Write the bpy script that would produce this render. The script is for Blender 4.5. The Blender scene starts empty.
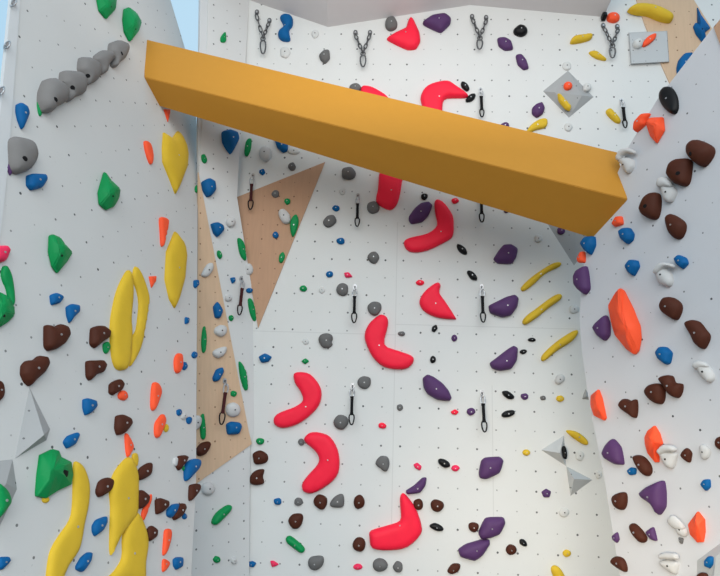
import bpy, bmesh, math, random
import mathutils.geometry as mg
from mathutils import Vector, Matrix
from mathutils.bvhtree import BVHTree
random.seed(7)
SC = bpy.context.scene
COL = SC.collection
FPX = 560.0

# ------------------------------------------------------------------ camera
TH, RO = math.radians(28), math.radians(2.0)
CAM = Vector((0, 0, 1.6))
r0 = Vector((1, 0, 0)); u0 = Vector((0, -math.sin(TH), math.cos(TH))); FW = Vector((0, math.cos(TH), math.sin(TH)))
RT = r0*math.cos(RO) + u0*math.sin(RO); UP = u0*math.cos(RO) - r0*math.sin(RO)
cd = bpy.data.cameras.new('camera'); cam = bpy.data.objects.new('camera', cd); COL.objects.link(cam)
cd.sensor_fit = 'HORIZONTAL'; cd.sensor_width = 36.0; cd.lens = FPX/720*36.0; cd.clip_start = .05; cd.clip_end = 200
M3 = Matrix((RT, UP, -FW)).transposed()
cam.matrix_world = Matrix.Translation(CAM) @ M3.to_4x4()
SC.camera = cam
def ray(x, y): return (x-360)/FPX*RT + (288-y)/FPX*UP + FW

# ------------------------------------------------------------------ wall planes
class Plane:
    def __init__(s, p, n, upv):
        s.p = p; s.n = n.normalized()
        if s.n.dot(CAM-p) < 0: s.n = -s.n
        s.v = (upv - s.n*upv.dot(s.n)).normalized(); s.u = s.v.cross(s.n)
    def hit(s, x, y, z=0.0):
        d = ray(x, y); q = s.p + s.n*z
        return CAM + d*((q-CAM).dot(s.n)/d.dot(s.n))
    def uv(s, x, y, z=0.0):
        w = s.hit(x, y, z)-s.p; return Vector((w.dot(s.u), w.dot(s.v)))
    def at(s, u, v, z=0.0): return s.p + s.u*u + s.v*v + s.n*z
    def rot(s): return Matrix((s.u, s.v, s.n)).transposed().to_4x4()
upB = 97/FPX*RT + 3028/FPX*UP + FW
hdB = RT - .045*UP - .05*FW
KB = 7.3/6.2
PB = Plane(CAM + 6.2*KB*FW, hdB.cross(upB), upB)
def nrm(az, ti, sg):
    az = math.radians(az); ti = math.radians(ti)
    return Vector((sg*math.cos(az)*math.cos(ti), -math.sin(az)*math.cos(ti), math.sin(ti)))
Z = Vector((0, 0, 1))
PL = Plane(CAM + 5.9*ray(196, 400), nrm(18.2, 8.5, 1), Z)
PR = Plane(CAM + (PB.hit(600, 450)-CAM)*(.99/KB), nrm(22.8, -4.1, -1), Z)
f0, f1 = PB.hit(249, 0, .004), PB.hit(254, 440, .004)
m0 = CAM + (PB.hit(198, 400)-CAM)*.93
PM = Plane(f1, (f0-f1).cross(m0-f1), f0-f1)

# ------------------------------------------------------------------ materials
def lin(c):
    return tuple(((x/255)/12.92 if x/255 <= .04045 else ((x/255+.055)/1.055)**2.4) for x in c) + (1.0,)
def newmat(name):
    m = bpy.data.materials.new(name); m.use_nodes = True
    return m, m.node_tree.nodes, m.node_tree.links, m.node_tree.nodes['Principled BSDF']
def plain(name, rgb, rough=.5, metal=0.0, bump=0.0, scale=300.0, vary=0.06):
    m, N, L, b = newmat(name)
    b.inputs['Roughness'].default_value = rough; b.inputs['Metallic'].default_value = metal
    b.inputs['Specular IOR Level'].default_value = .2
    tc = N.new('ShaderNodeTexCoord')
    nz = N.new('ShaderNodeTexNoise'); nz.inputs['Scale'].default_value = 9; nz.inputs['Detail'].default_value = 4
    L.new(tc.outputs['Object'], nz.inputs['Vector'])
    mx = N.new('ShaderNodeMix'); mx.data_type = 'RGBA'
    c = lin(rgb)
    mx.inputs['A'].default_value = tuple(v*(1-vary) for v in c[:3]) + (1,)
    mx.inputs['B'].default_value = tuple(min(1, v*(1+vary)) for v in c[:3]) + (1,)
    L.new(nz.outputs['Fac'], mx.inputs['Factor']); L.new(mx.outputs['Result'], b.inputs['Base Color'])
    if bump:
        n2 = N.new('ShaderNodeTexNoise'); n2.inputs['Scale'].default_value = scale; n2.inputs['Detail'].default_value = 3
        L.new(tc.outputs['Object'], n2.inputs['Vector'])
        bp = N.new('ShaderNodeBump'); bp.inputs['Strength'].default_value = bump; bp.inputs['Distance'].default_value = .004
        L.new(n2.outputs['Fac'], bp.inputs['Height']); L.new(bp.outputs['Normal'], b.inputs['Normal'])
    return m
def math_node(N, L, op, a, b=None, c=None):
    n = N.new('ShaderNodeMath'); n.operation = op
    for i, v in enumerate((a, b, c)):
        if v is None: continue
        if isinstance(v, (int, float)): n.inputs[i].default_value = v
        else: L.new(v, n.inputs[i])
    return n.outputs[0]
def board(name, rgb, dot=(45, 47, 50), sp=.2, off=(0, 0), rot=0.0, rad=.011, seams=(), wood=False, rough=.75, jit=0.0):
    """painted climbing board: the insert holes and panel joints come from the UV map, which is in metres"""
    m, N, L, b = newmat(name)
    b.inputs['Roughness'].default_value = rough
    uvn = N.new('ShaderNodeUVMap'); uvn.uv_map = 'metres'
    mp = N.new('ShaderNodeMapping'); mp.vector_type = 'POINT'
    L.new(uvn.outputs['UV'], mp.inputs['Vector'])
    mp.inputs['Rotation'].default_value = (0, 0, rot); mp.inputs['Location'].default_value = (off[0], off[1], 0)
    sx = N.new('ShaderNodeSeparateXYZ'); L.new(mp.outputs['Vector'], sx.inputs[0])
    def cell(o):
        q = math_node(N, L, 'DIVIDE', o, sp); fr = math_node(N, L, 'FRACT', q)
        return math_node(N, L, 'MULTIPLY', math_node(N, L, 'SUBTRACT', fr, .5), sp)
    cx, cy = cell(sx.outputs[0]), cell(sx.outputs[1])
    d = math_node(N, L, 'SQRT', math_node(N, L, 'ADD', math_node(N, L, 'MULTIPLY', cx, cx), math_node(N, L, 'MULTIPLY', cy, cy)))
    # holes differ: some are plugged
    wn = N.new('ShaderNodeTexWhiteNoise'); wn.noise_dimensions = '2D'
    cb = N.new('ShaderNodeCombineXYZ')
    L.new(math_node(N, L, 'FLOOR', math_node(N, L, 'DIVIDE', sx.outputs[0], sp)), cb.inputs[0])
    L.new(math_node(N, L, 'FLOOR', math_node(N, L, 'DIVIDE', sx.outputs[1], sp)), cb.inputs[1])
    L.new(cb.outputs[0], wn.inputs['Vector'])
    hole = math_node(N, L, 'LESS_THAN', d, math_node(N, L, 'MULTIPLY_ADD', wn.outputs['Value'], rad*.5, rad*.62))
    hole = math_node(N, L, 'MULTIPLY', hole, math_node(N, L, 'MULTIPLY_ADD', wn.outputs['Value'], .55, .42))
    nz = N.new('ShaderNodeTexNoise'); nz.inputs['Scale'].default_value = 2.3; nz.inputs['Detail'].default_value = 6; nz.inputs['Roughness'].default_value = .6
    L.new(uvn.outputs['UV'], nz.inputs['Vector'])
    base = N.new('ShaderNodeMix'); base.data_type = 'RGBA'; c = lin(rgb)
    k = (.86, 1.1) if wood else (.965, 1.02)
    base.inputs['A'].default_value = tuple(v*k[0] for v in c[:3]) + (1,)
    base.inputs['B'].default_value = tuple(min(1, v*k[1]) for v in c[:3]) + (1,)
    if wood:
        m2 = N.new('ShaderNodeMapping'); m2.inputs['Scale'].default_value = (14, 1.2, 1); m2.inputs['Rotation'].default_value = (0, 0, .1)
        L.new(uvn.outputs['UV'], m2.inputs['Vector']); L.new(m2.outputs['Vector'], nz.inputs['Vector'])
    L.new(nz.outputs['Fac'], base.inputs['Factor'])
    cur = base.outputs['Result']
    # fine scuffs and chalk specks
    sp2 = N.new('ShaderNodeTexNoise'); sp2.inputs['Scale'].default_value = 38; sp2.inputs['Detail'].default_value = 2
    L.new(uvn.outputs['UV'], sp2.inputs['Vector'])
    spk = math_node(N, L, 'MULTIPLY', math_node(N, L, 'GREATER_THAN', sp2.outputs['Fac'], .73), .22)
    def over(cur, fac, col):
        x = N.new('ShaderNodeMix'); x.data_type = 'RGBA'
        L.new(fac, x.inputs['Factor']); L.new(cur, x.inputs['A']); x.inputs['B'].default_value = lin(col)
        return x.outputs['Result']
    cur = over(cur, spk, tuple(v*.62 for v in rgb))
    if seams:
        s0 = N.new('ShaderNodeSeparateXYZ'); L.new(uvn.outputs['UV'], s0.inputs[0])
        for ax, val, lo, hi in seams:
            a = math_node(N, L, 'ABSOLUTE', math_node(N, L, 'SUBTRACT', s0.outputs[ax], val))
            g = math_node(N, L, 'LESS_THAN', a, .006)
            o = s0.outputs[1-ax]
            g = math_node(N, L, 'MULTIPLY', g, math_node(N, L, 'MULTIPLY', math_node(N, L, 'GREATER_THAN', o, lo), math_node(N, L, 'LESS_THAN', o, hi)))
            cur = over(cur, math_node(N, L, 'MULTIPLY', g, .28), tuple(v*.8 for v in rgb))
    cur = over(cur, hole, dot)
    L.new(cur, b.inputs['Base Color'])
    n3 = N.new('ShaderNodeTexNoise'); n3.inputs['Scale'].default_value = 160
    L.new(uvn.outputs['UV'], n3.inputs['Vector'])
    bp = N.new('ShaderNodeBump'); bp.inputs['Strength'].default_value = .12; bp.inputs['Distance'].default_value = .003
    L.new(n3.outputs['Fac'], bp.inputs['Height']); L.new(bp.outputs['Normal'], b.inputs['Normal'])
    return m
COLS = dict(
    red=((250, 36, 66), .5), pink=((236, 48, 92), .5), purple=((84, 54, 100), .55), black=((16, 17, 20), .4),
    grey=((106, 106, 106), .8), white=((199, 200, 200), .7), pale=((206, 208, 207), .75), stone=((126, 124, 123), .8), blue=((0, 92, 152), .6), green=((0, 138, 74), .5),
    yellow=((216, 180, 50), .65), orange=((255, 90, 52), .55), brown=((74, 36, 23), .65))
MAT = {k: plain('hold_' + k, v[0], v[1], bump=.35, scale=90) for k, v in COLS.items()}
MAT['violet'] = MAT['purple']
STEEL = plain('steel', (185, 187, 190), .35, .75)
DARKSTEEL = plain('dark_steel', (105, 106, 108), .45, .8)
BLACKMETAL = plain('black_metal', (28, 28, 31), .4, .4)
HOLE = plain('hole_dark', (22, 22, 24), .9)
SLING = {'black': plain('sling_black', (20, 20, 23), .85), 'maroon': plain('sling_maroon', (66, 30, 32), .85)}
VOLG = board('volume_grey', (186, 190, 192), rad=.008, sp=.16, rough=.7)
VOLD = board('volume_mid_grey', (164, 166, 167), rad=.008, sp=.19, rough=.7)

# ------------------------------------------------------------------ objects
def tag(o, label=None, cat=None, group=None, kind=None):
    if label: o['label'] = label
    if cat: o['category'] = cat
    if group: o['group'] = group
    if kind: o['kind'] = kind
    return o
def link(name, me, mat, parent=None, mw=None):
    o = bpy.data.objects.new(name, me); COL.objects.link(o)
    if mat and not me.materials: me.materials.append(mat)
    if parent: o.parent = parent
    if mw is not None: o.matrix_basis = mw
    return o
def bm_obj(name, bm, mat, parent=None, mw=None, smooth=False, angle=None):
    bmesh.ops.recalc_face_normals(bm, faces=bm.faces)
    me = bpy.data.meshes.new(name); bm.to_mesh(me); bm.free()
    if smooth:
        for p in me.polygons: p.use_smooth = True
        if angle is not None: me.set_sharp_from_angle(angle=math.radians(angle))
    return link(name, me, mat, parent, mw)
def slab(name, pl, px, thick, mat, z=0.0, bevel=0.0):
    """a board of real thickness lying in a wall plane; px: corners, each ('u','v') on the plane through the picture point"""
    bm = bmesh.new(); pts = [pl.uv(x, y, z) for x, y in px]
    top = [bm.verts.new((p.x, p.y, z)) for p in pts]; bot = [bm.verts.new((p.x, p.y, z-thick)) for p in pts]
    n = len(pts)
    bm.faces.new(top); bm.faces.new(bot[::-1])
    for i in range(n): bm.faces.new((top[i], bot[i], bot[(i+1) % n], top[(i+1) % n]))
    uvl = bm.loops.layers.uv.new('metres')
    for f in bm.faces:
        for l in f.loops: l[uvl].uv = (l.vert.co.x, l.vert.co.y)
    bmesh.ops.triangulate(bm, faces=[f for f in bm.faces if len(f.verts) > 4])
    return bm_obj(name, bm, mat, None, Matrix.Translation(pl.p) @ pl.rot())
def struct(o): o['kind'] = 'structure'; return o
def inside(p, poly):
    x, y = p; c = False; j = len(poly)-1
    for i in range(len(poly)):
        (xi, yi), (xj, yj) = poly[i], poly[j]
        if (yi > y) != (yj > y) and x < (xj-xi)*(y-yi)/(yj-yi)+xi: c = not c
        j = i
    return c

# ------------------------------------------------------------------ the room shell
R_POLY = [(590, 238), (629, 146), (657, 100), (676, 75), (715, 25), (760, -40), (960, -40), (960, 830), (690, 830), (622, 590), (620, 576), (612, 527),
          (605, 482), (599, 452), (595, 432), (588, 395), (582, 352), (579.5, 320), (581, 294), (584, 262)]
L_POLY = [(22, -30), (156, -30), (170.5, 0), (185.5, 50), (195, 95), (198, 150), (196.5, 380), (196, 484), (191, 576), (180, 820), (-80, 820), (-45, 600), (-14, 330), (0, 238), (8, 165)]
M_POLY = [(209, -120), (207, 48), (199, 172), (198, 205), (195.5, 484), (189, 576), (175, 820), (247, 820), (249, 576), (250, 444), (254, 432), (257, 333), (258, 326), (237, 197), (240, 144), (245.5, 60), (249, 0), (252, -120)]
B_POLY = [(225, -150), (900, -150), (900, 300), (760, 830), (110, 830), (110, 190), (225, 170)]
WOODS = {'narrow': [(198.5, 172), (221, 288), (249, 432), (252, 444), (196, 484)],
         'wide': [(237, 197), (325, 162), (258, 328)],
         'top': [(628, -30), (636.5, 0), (645, 25), (662, 66), (672, 88), (713, 30), (675, -30)]}
t_ = PB.uv(381, 445.7)
u394 = PB.uv(394, 400).x; v326 = PB.uv(460, 326).y; v335 = PB.uv(330, 333).y
MW_B = board('back_board', (216, 218, 217), dot=(70, 72, 76), sp=.2*KB, off=(.1*KB-t_.x, .1*KB-t_.y), rad=.012,
             seams=((0, u394, -3, .9), (1, v326, u394, 3), (1, v335, -3, u394), (0, u394+1.22, -3, -1.2)))
MW_M = board('narrow_board', (209, 211, 211), dot=(80, 82, 86), off=(.05, .03), rad=.011)
MW_L = board('left_board', (206, 207, 206), dot=(52, 54, 58), sp=.25, rot=math.radians(45), off=(.02, .03), rad=.0105)
MW_R = board('right_board', (203, 206, 211), dot=(50, 52, 58), sp=.275, rot=math.radians(38), off=(.05, .02), rad=.0095)
PLY = board('plywood', (208, 178, 148), dot=(120, 86, 60), wood=True, off=(.03, .07), rad=.010)
PLY2 = board('plywood_warm', (188, 149, 120), dot=(110, 78, 56), wood=True, off=(.03, .07), rad=.010)
struct(slab('wall_back', PB, B_POLY, .25, MW_B))
struct(slab('wall_back_fold', PM, M_POLY, .06, MW_M))
struct(slab('wall_left', PL, L_POLY, .08, MW_L))
struct(slab('wall_right', PR, R_POLY, .25, MW_R))
TRIMM = plain('white_metal_trim', (208, 211, 213), .45, vary=.02)
struct(slab('trim_1', PM, [(202, -120), (209, -120), (207, 48), (199, 171), (198, 140), (199.5, 48)], .05, TRIMM, -.01))
struct(slab('trim_2', PL, [(14, -30), (22.5, -30), (8, 166), (0, 240), (-14, 330), (-45, 600), (-53, 600), (-22, 330), (-12, 240), (0, 115)], .03, TRIMM, .01))
for nm, pl, mt, lab in (('narrow', PM, PLY, 'tall narrow bare plywood triangle beside the left wall corner'),
                    ('wide', PB, PLY2, 'brown plywood triangle with its point down, under the beam'),
                    ('top', PB, PLY, 'pale plywood facet in the upper right corner beside the banana hold')):
    tag(slab('plywood_panel', pl, WOODS[nm], .03, mt, .014), lab, 'wall panel', 'bare plywood panels')
tag(slab('plywood_panel', PR, [(713.5, 27), (730, 8), (745, 60), (722, 50)], .03, PLY2, .014), 'plywood corner at the upper edge of the right wall', 'wall panel', 'bare plywood panels')

# ceiling: folded boards running from the back wall towards the room
def ceiling():
    line = [PB.hit(x, y) for x, y in ((225, -9), (249, 0), (328, 27), (470, 5), (603.5, 17))]
    bm = bmesh.new(); lo, hi = [], []
    for p in line:
        a, b = p + Vector((0, .12, 0)), p + Vector((0, -4.2, .0))
        lo.append((bm.verts.new(a), bm.verts.new(b))); hi.append((bm.verts.new(a+Z*.25), bm.verts.new(b+Z*.25)))
    for i in range(len(line)-1):
        for s in (lo, hi): bm.faces.new((s[i][0], s[i][1], s[i+1][1], s[i+1][0]))
        for k in (0, 1): bm.faces.new((lo[i][k], lo[i+1][k], hi[i+1][k], hi[i][k]))
    for e in (0, -1): bm.faces.new((lo[e][0], lo[e][1], hi[e][1], hi[e][0]))
    struct(bm_obj('ceiling', bm, plain('ceiling_paint', (206, 204, 206), .8, vary=.02)))
ceiling()
# padded floor
def box_bm(bm, lo, hi):
    vs = [bm.verts.new((x, y, z)) for x in (lo[0], hi[0]) for y in (lo[1], hi[1]) for z in (lo[2], hi[2])]
    for a in ((0, 1, 3, 2), (4, 6, 7, 5), (0, 4, 5, 1), (2, 3, 7, 6), (0, 2, 6, 4), (1, 5, 7, 3)): bm.faces.new([vs[i] for i in a])
bm = bmesh.new(); box_bm(bm, (-60, -60, -.3), (60, 60, 0)); struct(bm_obj('floor', bm, plain('floor_pad', (84, 81, 78), .8)))
# tall glazing behind the left wall
gm, N, L, b = newmat('window_glass')
for n in list(N):
    if n.type != 'OUTPUT_MATERIAL': N.remove(n)
out = [n for n in N if n.type == 'OUTPUT_MATERIAL'][0]
tr = N.new('ShaderNodeBsdfTransparent'); tr.inputs[0].default_value = (.96, .985, 1, 1)
gl = N.new('ShaderNodeBsdfGlossy'); gl.inputs['Roughness'].default_value = .03
mx = N.new('ShaderNodeMixShader'); mx.inputs[0].default_value = .05; L.new(tr.outputs[0], mx.inputs[1]); L.new(gl.outputs[0], mx.inputs[2]); L.new(mx.outputs[0], out.inputs[0])
def glazing():
    P = Plane(PL.p - PL.n*1.6, PL.n, Z)
    mw = Matrix.Translation(P.p) @ P.rot()
    fm = bmesh.new()
    x0, x1, y0, y1 = -7.5, 4.0, -2.4, 8.5
    for a, c in (((x0, y0, -.06), (x0+.12, y1, .06)), ((x1-.12, y0, -.06), (x1, y1, .06)), ((x0, y0, -.06), (x1, y0+.12, .06)), ((x0, y1-.12, -.06), (x1, y1, .06))):
        box_bm(fm, a, c)
    fo = struct(bm_obj('window_1', fm, TRIMM, None, mw))
    pm = bmesh.new(); box_bm(pm, (x0+.1, y0+.1, -.006), (x1-.1, y1-.1, .006))
    bm_obj('pane', pm, gm, fo)
glazing()

# the yellow box beam between the side walls
def beam():
    Fl, Bl, Kl = [CAM + (PL.hit(x, y)-CAM)*k for x, y, k in ((143.6, 38.6, 1.0129), (144, 77, 1), (152.5, 104, 1.0259))]
    Fr, Br, Kr = [CAM + (PR.hit(x, y)-CAM)*k for x, y, k in ((617.5, 152.2, 1.0182), (628, 199.3, 1), (604.5, 242, 1.0268))]
    Tl, Tr = Fl+Kl-Bl, Fr+Kr-Br
    bm = bmesh.new()
    ax = (Br-Bl).normalized()
    A = [bm.verts.new(p) for p in (Fl, Bl, Kl, Tl)]; C = [bm.verts.new(p) for p in (Fr, Br, Kr, Tr)]
    for i in range(4): bm.faces.new((A[i], A[(i+1) % 4], C[(i+1) % 4], C[i]))
    bm.faces.new(A[::-1]); bm.faces.new(C)
    bmesh.ops.bevel(bm, geom=bm.edges[:], offset=.006, segments=2, affect='EDGES')
    return tag(bm_obj('box_beam', bm, plain('beam_paint', (195, 138, 50), .55, bump=.08, scale=200, vary=.03)),
               'long ochre yellow box beam spanning between the left and right climbing walls', 'beam', kind='thing')
beam()

# ------------------------------------------------------------------ holds
HOLDS = []          # every countable thing with its picture place, for the labels
PROF = {'s': (.28, 1.0, 1.0), 'c': (.3, .8, 1.1), 'e': (.32, .5, 1.0), 'p': (.3, .7, 1.0)}
def crom(P, n):
    out = []; k = len(P)
    for i in range(k):
        p0, p1, p2, p3 = P[i-1], P[i], P[(i+1) % k], P[(i+2) % k]
        for j in range(n):
            t = j/n
            out.append(.5*((2*p1) + (p2-p0)*t + (2*p0-5*p1+4*p2-p3)*t*t + (3*p1-p0-3*p2+p3)*t**3))
    return out
def chaikin(P, it=2):
    for _ in range(it):
        Q = []
        for i in range(len(P)):
            a, b = P[i], P[(i+1) % len(P)]
            w = .13 if _ == 0 else .25
            Q += [a.lerp(b, w), a.lerp(b, 1-w)]
        P = Q
    return P
def area2(P): return sum(P[i].x*P[(i+1) % len(P)].y - P[(i+1) % len(P)].x*P[i].y for i in range(len(P)))/2
def medial(P):
    """for each outline vertex the middle of the chord to the other side"""
    n = len(P); M = []
    for i in range(n):
        t = (P[(i+1) % n]-P[i-1])
        if t.length < 1e-9: t = P[(i+1) % n]-P[i]
        d = Vector((-t.y, t.x)).normalized()
        best = None
        for j in range(n):
            if j in (i, (i-1) % n): continue
            a, b = P[j], P[(j+1) % n]; e = b-a
            den = d.x*e.y - d.y*e.x
            if abs(den) < 1e-12: continue
            w = a-P[i]; s = (w.x*e.y-w.y*e.x)/den; r = (w.x*d.y-w.y*d.x)/den
            if s > 1e-5 and -.001 <= r <= 1.001 and (best is None or s < best): best = s
        M.append(P[i] + d*(best or .001)*.5)
    for _ in range(3): M = [(M[i-1]+M[i]*2+M[(i+1) % n])/4 for i in range(n)]
    return M
def parse(t, s):
    ox, oy = 180*int(t[1]), 144*int(t[0])
    return [(ox+float(a)/4, oy+float(b)/4) for a, b in (q.split(',') for q in s.split())]
def plane_at(x, y):
    if inside((x, y), R_POLY): return PR, 'right wall', 0
    if inside((x, y), WOODS['narrow']): return PM, 'narrow plywood strip', .013
    if inside((x, y), WOODS['wide']): return PB, 'plywood triangle', .013
    if inside((x, y), WOODS['top']): return PB, 'top right plywood', .013
    if x < 199 and inside((x, y), L_POLY): return PL, 'left wall', 0
    if inside((x, y), M_POLY): return PM, 'narrow white panel', 0
    return PB, 'back wall', 0
def blob(bm, P, prof, h, z0, org):
    """a cast hold over the outline P: upright rim, then a surface that rises with the distance from the rim"""
    n = len(P); M = medial(P)
    E = [(P[i], P[(i+1) % n]-P[i]) for i in range(n)]
    def dist(q):
        b = 1e9
        for a, e in E:
            t = max(0.0, min(1.0, (q-a).dot(e)/max(e.length_squared, 1e-12))); b = min(b, (q-a-e*t).length_squared)
        return math.sqrt(b)
    poly = [(p.x, p.y) for p in P]
    x0, x1 = min(p.x for p in P), max(p.x for p in P); y0, y1 = min(p.y for p in P), max(p.y for p in P)
    half = max(dist(m) for m in M if inside((m.x, m.y), poly)) if any(inside((m.x, m.y), poly) for m in M) else .3*min(x1-x0, y1-y0)
    pts = list(P)
    for f in (.1, .28):
        for i in range(n):
            t = P[(i+1) % n]-P[i-1]
            if t.length < 1e-9: continue
            q = P[i] + Vector((-t.y, t.x)).normalized()*(half*f)
            if inside((q.x, q.y), poly) and dist(q) > half*f*.9: pts.append(q)
    st = max(half*.3, math.sqrt(max((x1-x0)*(y1-y0), 1e-9))/26); row = 0; y = y0
    while y < y1:
        x = x0 + (st/2 if row % 2 else 0)
        while x < x1:
            q = Vector((x, y))
            if inside((x, y), poly) and dist(q) > half*.4: pts.append(q)
            x += st
        y += st*.866; row += 1
    vs, es, fs, ov, oe, of = mg.delaunay_2d_cdt(pts, [(i, (i+1) % n) for i in range(n)], [], 1, 1e-6)
    zr, plate_, gam = prof
    top = []; rim = {}
    for k, v in enumerate(vs):
        q = Vector(v); d = dist(q)
        t = min(1.0, d/(half*plate_)); g = math.sqrt(max(0.0, 1-(1-t)**2))**gam
        top.append(bm.verts.new((q.x-org.x, q.y-org.y, z0 + h*(zr + (1-zr)*g))))
    for f in fs:
        if len(set(f)) > 2:
            try: bm.faces.new([top[k] for k in f])
            except ValueError: pass
    bmesh.ops.delete(bm, geom=[v for v in bm.verts if not v.link_faces and v.is_valid], context='VERTS')
    bd = [e for e in bm.edges if len(e.link_faces) == 1]
    bd = [e for e in bd if all(v.co.z > z0 + h*zr*.5 for v in e.verts)]
    r = bmesh.ops.extrude_edge_only(bm, edges=bd)
    for v in r['geom']:
        if isinstance(v, bmesh.types.BMVert): v.co.z = z0
    return M
def H(t, col, mode, pts, d='', k=1.0, lab=None, ref=None, holes=None, bolt=None, z=0.0, pl=None, lobe=None, peak=None, kind=None, cat='climbing hold', grp=None, hr=None):
    """one hold. mode: s smooth, c chunky, e even, f faceted, o oval (pts: cx,cy rx,ry rot)"""
    if mode == 'o':
        q = pts.split(); (cx, cy), (rx, ry) = [tuple(map(float, a.split(','))) for a in q[:2]]
        r = math.radians(float(q[2])) if len(q) > 2 else 0
        ox, oy = 180*int(t[1]), 144*int(t[0]); px = []
        jr = random.Random(int(cx*7+cy*13))
        for i in range(10):
            a = 2*math.pi*i/10; w = 1+jr.uniform(-.09, .09)
            X, Y = rx*w*math.cos(a), ry*w*math.sin(a)
            px.append((ox+(cx+X*math.cos(r)-Y*math.sin(r))/4, oy+(cy+X*math.sin(r)+Y*math.cos(r))/4))
    else: px = parse(t, pts)
    mx = sum(p[0] for p in px)/len(px); my = sum(p[1] for p in px)/len(px)
    P0, pname, zz = plane_at(mx, my)
    if pl: P0, zz = pl, 0
    z += zz
    size = max(max(p[0] for p in px)-min(p[0] for p in px), max(p[1] for p in px)-min(p[1] for p in px))
    uv0 = [P0.uv(x, y, z) for x, y in px]
    a0 = abs(area2(uv0)); per_ = sum((uv0[i]-uv0[i-1]).length for i in range(len(uv0)))
    w = 2*a0/per_                                   # about half the mean width
    depth_scale = (P0.hit(mx, my)-CAM).length/FPX
    w = min(w*1.25, size*depth_scale*.5)
    h = w*k*(.62 if P0 is PL else .85)*{'s': .95, 'o': .95, 'c': .95, 'e': .7, 'p': .7, 'f': 1.0}[mode]
    zo = z + .25*h
    uvp = [P0.uv(x, y, zo) for x, y in px]
    if area2(uvp) < 0: uvp.reverse()
    if mode == "s" or mode == "e": Q = crom(uvp, 4 if len(uvp) < 12 else 3)
    elif mode == 'o': Q = crom(uvp, 2)
    elif mode == 'p': Q = [uvp[i].lerp(uvp[(i+1) % len(uvp)], j/3) for i in range(len(uvp)) for j in range(3)]
    elif mode == 'c': Q = chaikin(uvp, 2)
    else: Q = uvp
    if area2(Q) < 0: Q.reverse()
    org = sum(Q, Vector((0, 0)))/len(Q)
    bm = bmesh.new()
    if col == 'white' and mode == 'o' and P0 is PB and not z: h *= .55
    if mode == 'f':
        n = len(Q)
        pk = P0.uv(*parse(t, peak)[0], z+h) if peak else org
        base = [bm.verts.new((q.x-org.x, q.y-org.y, z)) for q in Q]
        rim = [bm.verts.new((q.x-org.x, q.y-org.y, z+h*.3)) for q in Q]
        top = []
        for i, q in enumerate(Q):
            p = q.lerp(pk, .62 + .12*((i*37) % 5-2)/4); top.append(bm.verts.new((p.x-org.x, p.y-org.y, z+h*(.86+.14*((i*53) % 7)/6))))
        for i in range(n):
            j = (i+1) % n
            bm.faces.new((base[i], base[j], rim[j], rim[i])); bm.faces.new((rim[i], rim[j], top[j])); bm.faces.new((rim[i], top[j], top[i]))
        c = bm.verts.new((pk.x-org.x, pk.y-org.y, z+h*1.02))
        for i in range(n): bm.faces.new((top[i], top[(i+1) % n], c))
        bm.faces.new(base[::-1])
        bmesh.ops.bevel(bm, geom=[e for e in bm.edges], offset=min(.008, w*.08), segments=2, affect='EDGES', clamp_overlap=True)
        M = [pk]
    else:
        M = blob(bm, Q, PROF['s' if mode == 'o' else mode], h, z, org)
        if mode in 'so' and w > .03:
            # hand-shaped surface: low lumps that fade at the rim
            sd = random.Random(int(mx*31+my*17)); ph = [sd.uniform(0, 6.28) for _ in range(4)]; fq = 2.2/w
            for v in bm.verts:
                if v.co.z > z+h*.5:
                    v.co.z += h*.05*(math.sin(v.co.x*fq+ph[0])+math.sin(v.co.y*fq*1.2+ph[1]))
    bvh = BVHTree.FromBMesh(bm)
    mw = Matrix.Translation(P0.at(org.x, org.y)) @ P0.rot()
    name = kind or ('foothold' if size < 13 else 'climbing_hold')
    o = bm_obj(name, bm, MAT['stone' if col == 'grey' and P0 is PL else 'pale' if col == 'white' and mode == 'o' and P0 is PB else col], None, mw, smooth=True, angle=35 if mode == 'f' else 70)
    def disc(pname, u, v, r, mat, depth):
        hit = bvh.ray_cast(Vector((u, v, z+h*3+.5)), Vector((0, 0, -1)))
        if hit[0] is None: return
        b2 = bmesh.new()
        bmesh.ops.create_cone(b2, cap_ends=True, segments=12, radius1=r, radius2=r*.8, depth=depth)
        q = hit[1].to_track_quat('Z', 'Y').to_matrix().to_4x4()
        bm_obj(pname, b2, mat, o, Matrix.Translation(hit[0]) @ q, smooth=True, angle=40)
    if holes:
        for hx, hy in parse(t, holes):
            p = P0.uv(hx, hy, z+h*.85); disc('bolt_hole', p.x-org.x, p.y-org.y, hr or min(.022, w*.2), HOLE, .006)
    elif bolt is not False and mode != 'f':
        c = min(M, key=lambda q: (q-org).length); disc('bolt', c.x-org.x, c.y-org.y, min(.010, w*.13), STEEL if col not in ('white',) else HOLE, .008)
    elif bolt is not False and w > .05:
        c = M[0]; disc('bolt', c.x-org.x+w*.25, c.y-org.y-w*.2, .011, HOLE, .006)
    if lobe:
        lp = [P0.uv(x, y, z+h*.8) for x, y in parse(t, lobe)]
        if area2(lp) < 0: lp.reverse()
        LQ = crom(lp, 3); b2 = bmesh.new()
        blob(b2, LQ, PROF['s'], h*.75, z+h*.5, org)
        bm_obj('lobe', b2, MAT[col], o, smooth=True, angle=70)
    HOLDS.append(dict(o=o, x=mx, y=my, col='pink' if col == 'pink' else col, d=d, lab=lab, ref=ref, size=size, pan=pname, px=px, name=name))
    tag(o, 'x', cat, grp)
    return o
def polybm(verts, faces): 
    bm = bmesh.new(); vs = [bm.verts.new(v) for v in verts]
    for f in faces: bm.faces.new([vs[i] for i in f])
    uvl = bm.loops.layers.uv.new('metres')
    for f in bm.faces:
        for l in f.loops: l[uvl].uv = (l.vert.co.x, l.vert.co.y)
    return bm
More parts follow.
